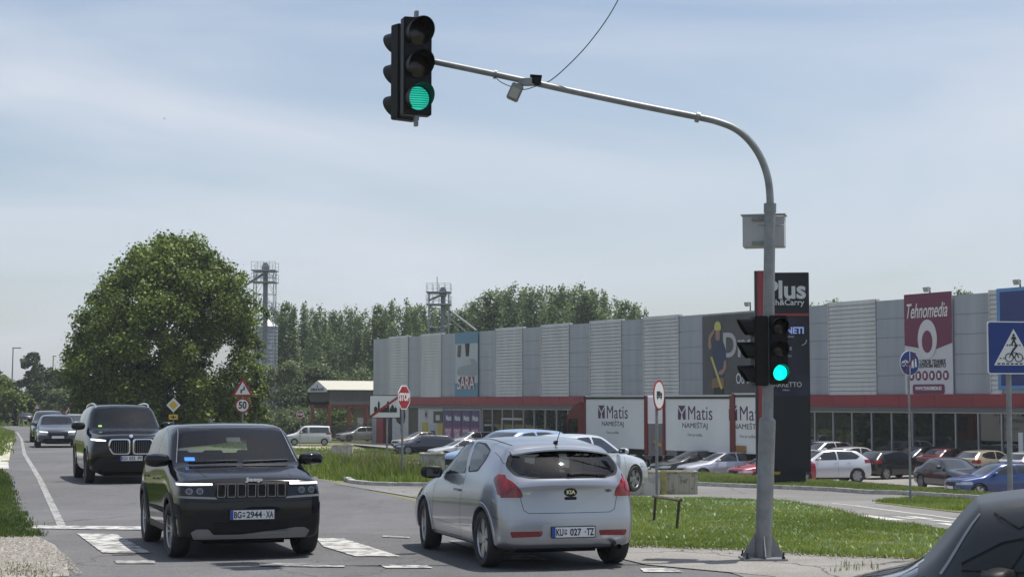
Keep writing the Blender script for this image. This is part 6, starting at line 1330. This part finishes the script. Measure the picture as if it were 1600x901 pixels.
def fence(pa, pb, Da, Db, h, m, label, n, bars=True, name='fence', rails=(.15, .85), bw=.05, z=None):
    a = Vector((at(pa, 627, Da).x, Da)); b = Vector((at(pb, 627, Db).x, Db)); t = thing(name, label, 'fence', (a.x, a.y, 0)); d = (b-a); mb = MB(); ps = MB()
    for i in range(n+1):
        p = d*i/n; zz = T(a.x+p.x, a.y+p.y) if z is None else z; nn = d.normalized()*bw/2; hh = h*(1+.05*math.sin(i*7.3)) if bars else h
        mb.add([(p.x-nn.x, p.y-nn.y, zz), (p.x+nn.x, p.y+nn.y, zz), (p.x+nn.x, p.y+nn.y+.02, zz), (p.x-nn.x, p.y-nn.y+.02, zz), (p.x-nn.x, p.y-nn.y, zz+hh), (p.x+nn.x, p.y+nn.y, zz+hh), (p.x+nn.x, p.y+nn.y+.02, zz+hh), (p.x-nn.x, p.y-nn.y+.02, zz+hh)], [(0, 1, 5, 4), (1, 2, 6, 5), (2, 3, 7, 6), (3, 0, 4, 7), (4, 5, 6, 7)])
    mb.build('pickets', m, t)
    for r_ in rails:
        z0 = (T(a.x, a.y) if z is None else z)+h*r_; z1 = (T(b.x, b.y) if z is None else z)+h*r_; MB().tube([(0, .05, z0), (d.x, d.y+.05, z1)], .04, 6).build('rail', m, t)
    return t
dkw = mat('dark_wood', (.07, .058, .048), .85, var=.3, vscale=2); dki = mat('dark_iron', (.05, .035, .035), .6)
fence(486, 584, 164, 164, 1.85, dki, 'dark iron gate fence in front of the gatehouse', 60, bw=.05)
fence(236, 436, 128, 96, 1.5, dkw, 'dark wooden picket fence under the huge tree', 150, bw=.13)
fence(64, 170, 195, 150, 1.7, mat('brown_boards', (.13, .085, .065), .85, var=.3, vscale=1.2), 'brown board fence beyond the road bend', 130, bw=.36)
gr_ = thing('guardrail', 'dark steel guardrail along the far road bend', 'guardrail', (0, 0, 0)); gx = [(float(np.interp(y, *RRE))+.5, y) for y in (168, 176, 190, 205, 218, 236, 255, 275)]
pr_ = [Vector((x, y, T(x, y))) for x, y in gx]; mb = MB()
for i in range(len(pr_)-1):
    a, b = pr_[i], pr_[i+1]; mb.add([a+Vector((0, 0, .35)), b+Vector((0, 0, .35)), b+Vector((-.08, 0, .55)), a+Vector((-.08, 0, .55)), b+Vector((0, 0, .78)), a+Vector((0, 0, .78))], [(0, 1, 2, 3), (3, 2, 4, 5)])
mb.build('rail_beam', mat('guardrail_steel', (.12, .12, .11), .6, .3), gr_)
for i in range(len(pr_)-1):
    for k in (0, .5): p = pr_[i].lerp(pr_[i+1], k); MB().box(p.x, p.x+.1, p.y, p.y+.1, p.z-.2, p.z+.7).build('rail_post', dki, gr_)
ba = thing('height_barrier', 'dark steel pipe barrier under the huge tree', 'barrier', (at(365, 640, 118).x, 118, -1.5)); MB().tube([(-1.8, 0, 2.05), (1.7, 0, 2.6)], .06, 6).build('pipe', M_CLAD, ba); MB().tube([(-1.8, 0, 1.2), (1.9, 0, 1.2)], .05, 6).build('pipe', M_CLAD, ba); MB().tube([(1.5, 0, 0), (1.5, 0, 2.5)], .08, 6).build('post', galv, ba); MB().tube([(-1.75, 0, 0), (-1.75, 0, 2.0)], .08, 6).build('post', M_CLAD, ba)
# grain elevator towers
stl = mat('pale_steel', (.30, .32, .35), .5, .5)
def tower(px, D, w_px, ytop, yb, label, plat, pipe_px, seed=0, pipe=True):
    s = 2650/D; x = (px-800)/s; t = thing('elevator_tower', label, 'tower', (x, D, -2)); w_ = w_px/s/2; Z = lambda y: CH+(627-y)/s+2; zt_ = Z(ytop)
    zl = Z(plat[0]); mb = MB(); st_ = 2.1; z = 0
    for cx_, cy_ in ((-w_, -w_), (w_, -w_), (w_, w_), (-w_, w_)): mb.tube([(cx_, cy_, 0), (cx_, cy_, zl)], .045, 5)
    while z < zl-.5:
        z1 = min(zl, z+st_)
        for (ax_, ay_), (bx2, by2) in (((-w_, -w_), (w_, -w_)), ((w_, -w_), (w_, w_)), ((w_, w_), (-w_, w_)), ((-w_, w_), (-w_, -w_))):
            mb.tube([(ax_, ay_, z1), (bx2, by2, z1)], .028, 4); mb.tube([(ax_, ay_, z), ((ax_+bx2)/2, (ay_+by2)/2, z1)], .024, 4); mb.tube([(bx2, by2, z), ((ax_+bx2)/2, (ay_+by2)/2, z1)], .024, 4)
        z = z1
    mb.build('lattice', stl, t)
    for yp in plat:
        zz = Z(yp); MB().box(-w_-.25, w_+.25, -w_-.25, w_+.25, zz, zz+.14).build('platform', stl, t); rb = MB()
        for cx_ in np.linspace(-w_-.25, w_+.25, 5):
            for cy_ in (-w_-.25, w_+.25): rb.tube([(cx_, cy_, zz), (cx_, cy_, zz+1.1)], .025, 4)
        for cy_ in (-w_-.25, w_+.25): rb.tube([(-w_-.25, cy_, zz+1.1), (w_+.25, cy_, zz+1.1)], .03, 4); rb.tube([(-w_-.25, cy_, zz+.6), (w_+.25, cy_, zz+.6)], .025, 4)
        rb.build('railing', stl, t)
    px2 = (pipe_px-px)/s; MB().box(px2-.26, px2+.26, -.25, .25, 0, zt_-.6).prism([(px2+a, zt_-.7+b) for a, b in [(-.42, -.5), (.38, -.5), (.45, .1), (.2, .6), (-.2, .6), (-.42, .15)]], -.35, .35).build('elevator_leg', mat('dull_steel', (.20, .21, .23), .5, .4), t)
    return t, s, w_
t, s, w_ = tower(413, 204, 31, 409, 555, 'tall lattice grain elevator tower right of the huge tree', (424, 442, 486), 414); MB().tube([(-w_-1.6, -w_, CH+(627-452)/s+2), (0, 0, CH+(627-426)/s+2)], .16, 8).build('chute', stl, t)
x = (417-800)*208/2650; s = 2650/208; si = thing('grain_silo', 'ribbed steel grain silo with conical roof behind the tower', 'silo', (x, 208, -2)); zr_ = CH+(627-510)/s+2; rib = mat('silo_steel', (.34, .38, .43), .35, .6); pr2 = [(1.32+(.03 if i % 2 else 0), zr_*i/60) for i in range(61)]
MB().lathe(pr2, 28).build('silo_wall', rib, si); MB().lathe([(1.42, zr_), (.2, zr_+.9), (.2, zr_+1.1), (.001, zr_+1.1)], 28).build('silo_roof', mat('silo_roof', (.5, .5, .5), .4, .4), si, True)
t, s, w_ = tower(685.5, 196, 31, 447, 520, 'second grain elevator tower behind the store roof', (458, 477), 692); MB().tube([(.6, 0, CH+(627-478)/s+2), (4.3, 0, CH+(627-516)/s+2)], .14, 8).tube([(.6, 0, CH+(627-490)/s+2), (3.2, 0, CH+(627-519)/s+2)], .10, 8).build('chute', stl, t); MB().tube([(-.2, 0, CH+(627-458)/s+2), (-.2, 0, CH+(627-432)/s+2)], .05, 5).build('aerial', stl, t); MB().tube([(-w_, -w_, CH+(627-470)/s+2), (.5, 0, CH+(627-460)/s+2)], .12, 6).build('brace', stl, t)
for px, ytop, D, lb in ((19, 543, 210, 'thin street lamp pole above the trees at far left'), (82, 556, 230, 'faint thin pole left of the huge tree')):
    p = at(px, ytop, D); lp = thing('street_lamp', lb, 'street lamp', (p.x, D, -1.5), 0); MB().tube([(0, 0, 0), (.12, 0, p.z+1.5)], [.14, .06], 6).build('pole', mat('pole_grey', (.2, .22, .24), .5), lp); MB().box(.05, 1.1 if D < 220 else .5, -.12, .12, p.z+1.42, p.z+1.52).build('lamp_head', M_CLAD, lp)
# bird
bp = at(257, 185.5, 60); bi = thing('bird', 'tiny dark bird high in the left sky', 'bird', bp, R(20)); bi.scale = (.6, .6, .6); bm = bmesh.new()
V3 = [bm.verts.new(v) for v in ((-.07, 0, 0), (0, -.012, .012), (.06, 0, .004), (.01, 0, -.02), (-.01, -.10, .03), (.03, -.06, .02), (-.01, .10, .03), (.03, .06, .02))]
for f in ((0, 1, 3), (1, 2, 3), (1, 4, 5), (1, 6, 7), (0, 3, 4), (0, 3, 6)): bm.faces.new([V3[i] for i in f])
me = bpy.data.meshes.new('bird_body'); bm.to_mesh(me); bm.free(); link('bird_body', me, M_CLAD, bi)

# ---------------------------------------------------------------- vehicles
def put(o, x, D, hd, z=None, k=1):
    o.location = (x, D, T(x, D)+.01 if z is None else z); o.rotation_euler = (0, 0, R(hd)); o.scale = (k, k, k); return o
j = thing('parked_car', '', 'car'); j.name = 'small_suv'; make_jeep(j); put(j, -3.85, 22.9, -71); j.scale = (1, 1.05, 1); tag(j, 'glossy black boxy small suv with seven slot grille, nearest on the left')
k_ = thing('hatchback', 'silver three door hatchback seen from behind in the foreground', 'car'); make_kia(k_); put(k_, .04, 21.75, 107.9); k_.scale = (1, 1, 1.02)
b_ = thing('large_suv', 'big black suv with two chrome kidney grilles', 'suv'); make_bmw(b_); put(b_, -9.84, 42.7, -71); b_.scale = (1, 1, 1.035)
P = lambda n, c, r=.28, me_=.25: mat(n, c, r, me_, 1)
GP_ = P('generic_paint', (.045, .055, .065))
sk_ = thing('saloon_car', 'dark grey saloon driving behind the big black suv', 'car'); generic(sk_, 'liftback', GP_, True); put(sk_, -20.6, 76.9, -73)
x1_ = None
for sgn in (1, -1):
    q = roundpoly([(sgn*.42, .665), (sgn*.44, .72), (sgn*.80, .745), (sgn*.78, .70)], .015); MB().prism([(a, b) for a, b in q], 2.30, 2.315, 'x').build('daytime_lamp', M_DRL, sk_)
protos = {}
H0 = 209.3
specs = [  # px, s, kind, heading, paint, label, dz
 (78, 29.6, 'suv', -73, (.012, .013, .016), 'dark suv half hidden behind the dark grey saloon'),
 (39, 14.4, 'hatch', 112, (.012, .012, .014), 'small dark car far off at the road bend'),
 (122, 26.5, 'sedan', -73, (.55, .56, .58), 'pale car glimpsed between the dark saloon and the big suv'),
 (664, 20.8, 'wagon', H0-14, (.012, .014, .035), 'dark blue estate with roof bars in the left car park'),
 (722, 23.2, 'sedan', H0-10, (.52, .53, .54), 'white saloon in front of the dark blue estate'),
 (738, 18.9, 'wagon', H0, (.55, .56, .57), 'white estate parked below the purple window posters'),
 (655, 18.6, 'sedan', H0, (.30, .27, .22), 'beige car whose roof shows above the dark blue estate'),
 (944, 25.6, 'suv', H0+180, (.010, .010, .012), 'black suv parked before the first white cargo box'),
 (1028, 26.6, 'hatch', H0-12, (.008, .008, .009), 'black hatchback below the second white trailer'),
 (1084, 30.0, 'sedan', H0-12, (.016, .017, .02), 'dark saloon between the black hatchback and the silver saloon'),
 (1128, 31.0, 'sedan', H0-14, (.48, .49, .56), 'silver saloon left of the black pylon'),
 (1203, 32.6, 'hatch', H0-6, (.30, .03, .05), 'red hatchback whose nose shows left of the pylon'),
 (1286, 31.8, 'suv', H0-18, (.62, .63, .66), 'white suv right of the black pylon'),
 (1284, 26.5, 'suv', H0, (.52, .53, .54), 'pale suv behind the white suv near the pylon'),
 (1338, 28.0, 'hatch', H0+180, (.48, .47, .49), 'light silver hatchback between the white suv and black hatchback'),
 (1392, 30.2, 'hatch', 34, (.007, .007, .008), 'black hatchback seen from behind, right of the silver one'),
 (1432, 28.0, 'wagon', H0, (.02, .022, .024), 'dark estate behind the black saloon'),
 (1484, 28.6, 'sedan', 30, (.13, .015, .02), 'dark red car behind the black saloon'),
 (1478, 25.5, 'hatch', H0, (.40, .44, .42), 'pale green car nearest the store window'),
 (1484, 34.6, 'sedan', -76, (.010, .011, .016), 'black saloon facing the camera beside the blue hatchback'),
 (1543, 30.0, 'hatch', 34, (.34, .30, .22), 'champagne coloured hatchback behind the blue hatchback'),
 (1614, 31.0, 'hatch', 36, (.55, .55, .55), 'white hatchback with red tail lamp at the right edge'),
 (1556, 38.0, 'hatch', H0-18, (.012, .04, .16), 'blue hatchback parked nearest at the right'),
 (798, 54.0, 'hatch', 219, (.22, .32, .50), 'light blue hatchback just beyond the silver cars'),
 (562, 15.7, 'wagon', H0, (.5, .52, .55), 'white car behind the iron gate fence'),
]
for i, (px, s, kind, hd, c, lb) in enumerate(specs):
    pm_ = P('paint_%02d' % i, c, .25, .15 if min(c) < .3 else .3)
    nm = {'suv': 'suv_car', 'hatch': 'hatchback', 'sedan': 'saloon_car', 'wagon': 'estate_car'}[kind]
    if kind not in protos:
        o = thing(nm, lb, 'car'); generic(o, kind, GP_); protos[kind] = o
        if True:
            tmpl = o; o = copy_tree(tmpl, {'generic_paint': pm_}); tag(o, lb)
    else: o = copy_tree(protos[kind], {'generic_paint': pm_})
    o.name = nm; tag(o, lb, 'car', 'cars on the far road' if i < 3 else ('cars in the store car park' if px != 798 else None))
    put(o, (px-800)/s, 2650/s, hd)
    if px == 798: o.location.z += .14; o.scale = (1, 1, 1.06)
def wipe(o):
    for c in list(o.children): wipe(c)
    bpy.data.objects.remove(o)
# white hatchback crossing behind the silver car
wc = copy_tree(protos['hatch'], {'generic_paint': P('paint_white_hatch', (.56, .59, .64), .28, .3), 'dark_glass': M_GLASSD}); wc.name = 'hatchback'; tag(wc, 'white hatchback turning right just behind the silver one', 'car'); put(wc, 1.62, 42.1, math.degrees(math.atan2(.80, .60))); 
for o in protos.values(): wipe(o)
for o in list(bpy.data.objects):
    if o.get('group') == '': del o['group']
rb_ = [o for o in bpy.data.objects if o.get('label', '').startswith('dark blue estate with')][0]
for u in (.25, -.7): MB().tube([(u, -.62, 1.44), (u, -.6, 1.56), (u, .6, 1.56), (u, .62, 1.44)], .025, 6).build('roof_bar', M_DARK, rb_)
vn = thing('white_van', 'small white van parked left of the gatehouse', 'van'); generic(vn, 'van', P('van_white', (.60, .62, .65), .4, 0)); put(vn, (484-800)/17.2, 154, 186)
# near dark car cut by the lower right corner
nc = thing('matte_top_car', 'very near dark grey car with a matte upper body, lower right', 'car')
npn = P('near_paint', (.02, .024, .032), .16, .5); nmat = mat('matte_fabric', (.042, .048, .058), .42, spec=.35)
nd = spec(4.1, 1.78, 1.52, .80, 2.55, .32, .88, .94, 1.0, 1.36, 3.4, 1.46, 3.9, 1.04, wr=.84, clr=.19, bf=.93, br=.98)
nd['belt'] = [(0, .46), (.14, .55), (.35, .66), (.8, .88), (1.3, .93), (3.7, .98), (4.1, .8)]; nd['prof'] = [(0, .1), (.3, .03), (.5, 0), (.75, .1)]
nd['zt'][:4] = [(0, .62), (.14, .74), (.3, .82), (.62, .92)]; nd['zt'][5] = (1.20, 1.40); nd['uh'] = 1.2; nd['st'] = sorted(set(nd['st'])|{1.14, 1.22}); nd['zt'][6] = (1.5, 1.46); nd['crown'] = .03
bm = body_mesh(nd, 2); up_ = [(-2.2, .70), (-2.2, 1.7), (.85, 1.7), (1.16, .96), (1.05, .93), (.98, .70)]
for sgn in (1, -1):
    imprint(bm, up_, 'y', sgn, 2); imprint(bm, U(nd, [(1.12, 1.04), (1.35, 1.17), (1.75, 1.26), (2.3, 1.37), (3.4, 1.36), (3.6, 1.0), (1.12, .96)]), 'y', sgn, 3, only=(2,))
imprint(bm, [(-.95, .96), (.95, .96), (.95, 1.7), (-.95, 1.7)], 'x', 1, 2, lambda c, n: c.x < 1.2); imprint(bm, [(-1, .7), (1, .7), (1, 1.7), (-1, 1.7)], 'x', -1, 2, lambda c, n: c.x < -.3)
imprint(bm, [(-1.9, -1), (.85, -1), (.85, 1), (-1.9, 1)], 'z', 1, 2, lambda c, n: c.z > 1.0)
parts, tree = split(bm, nc, {0: 'body', 2: 'matte_cover', 3: 'side_window*'}, {0: npn, 2: nmat, 3: mat('matte_window', (.016, .018, .024), .16, spec=.35)})
seam(tree, nc, [(U(nd, [(1.12, 1.04), (1.35, 1.17), (1.75, 1.26), (2.3, 1.37), (3.4, 1.36)]), 'y', s_) for s_ in (1, -1)]+[(U(nd, [(1.30, 1.34), (1.44, 1.25), (1.72, 1.43)]), 'y', s_) for s_ in (1, -1)], 'cover_seam', M_LINER, .014, .003); seam(tree, nc, [([(4.1/2-1.0, s_*.80), (4.1/2-1.22, s_*.73)], 'z', 1) for s_ in (1, -1)], 'pillar_line', mat('pale_edge_grey', ()), .018, .004); seam(tree, nc, [(U(nd, [(1.50, 1.18), (1.36, .96), (1.34, .5)]), 'y', s_) for s_ in (1, -1)]+[(U(nd, [(2.35, 1.37), (2.40, .95), (2.38, .4)]), 'y', s_) for s_ in (1, -1)]+[(U(nd, [(1.12, 1.0), (2.0, 1.0), (3.5, 1.05)]), 'y', s_) for s_ in (1, -1)], 'panel_gap', M_LINER, .010, .003)  # includes a thin paler ribbon laid along each front pillar
wheels(nc, nd, 'fat', 5); mirrorpart(nc, .72, .95, .88, M_DARK, 1.1); underbody(nc, nd); nc.location = (3.74, 10.2, .02); nc.scale = (1, 1, .965); nc.rotation_euler = (0, 0, R(158))

# ---------------------------------------------------------------- air
hz = bpy.data.materials.new('haze_air'); hz.use_nodes = True; t_ = hz.node_tree; t_.nodes.clear(); o_ = N(t_, 'ShaderNodeOutputMaterial'); v_ = N(t_, 'ShaderNodeVolumePrincipled'); v_.inputs['Color'].default_value = (.82, .88, .95, 1); v_.inputs['Density'].default_value = .0003; v_.inputs['Anisotropy'].default_value = .2
t_.links.new(v_.outputs[0], o_.inputs['Volume']); tag(MB().box(-420, 420, -60, 420, -4, 40).build('haze', hz), 'thin summer haze filling the air', None, None, 'stuff')
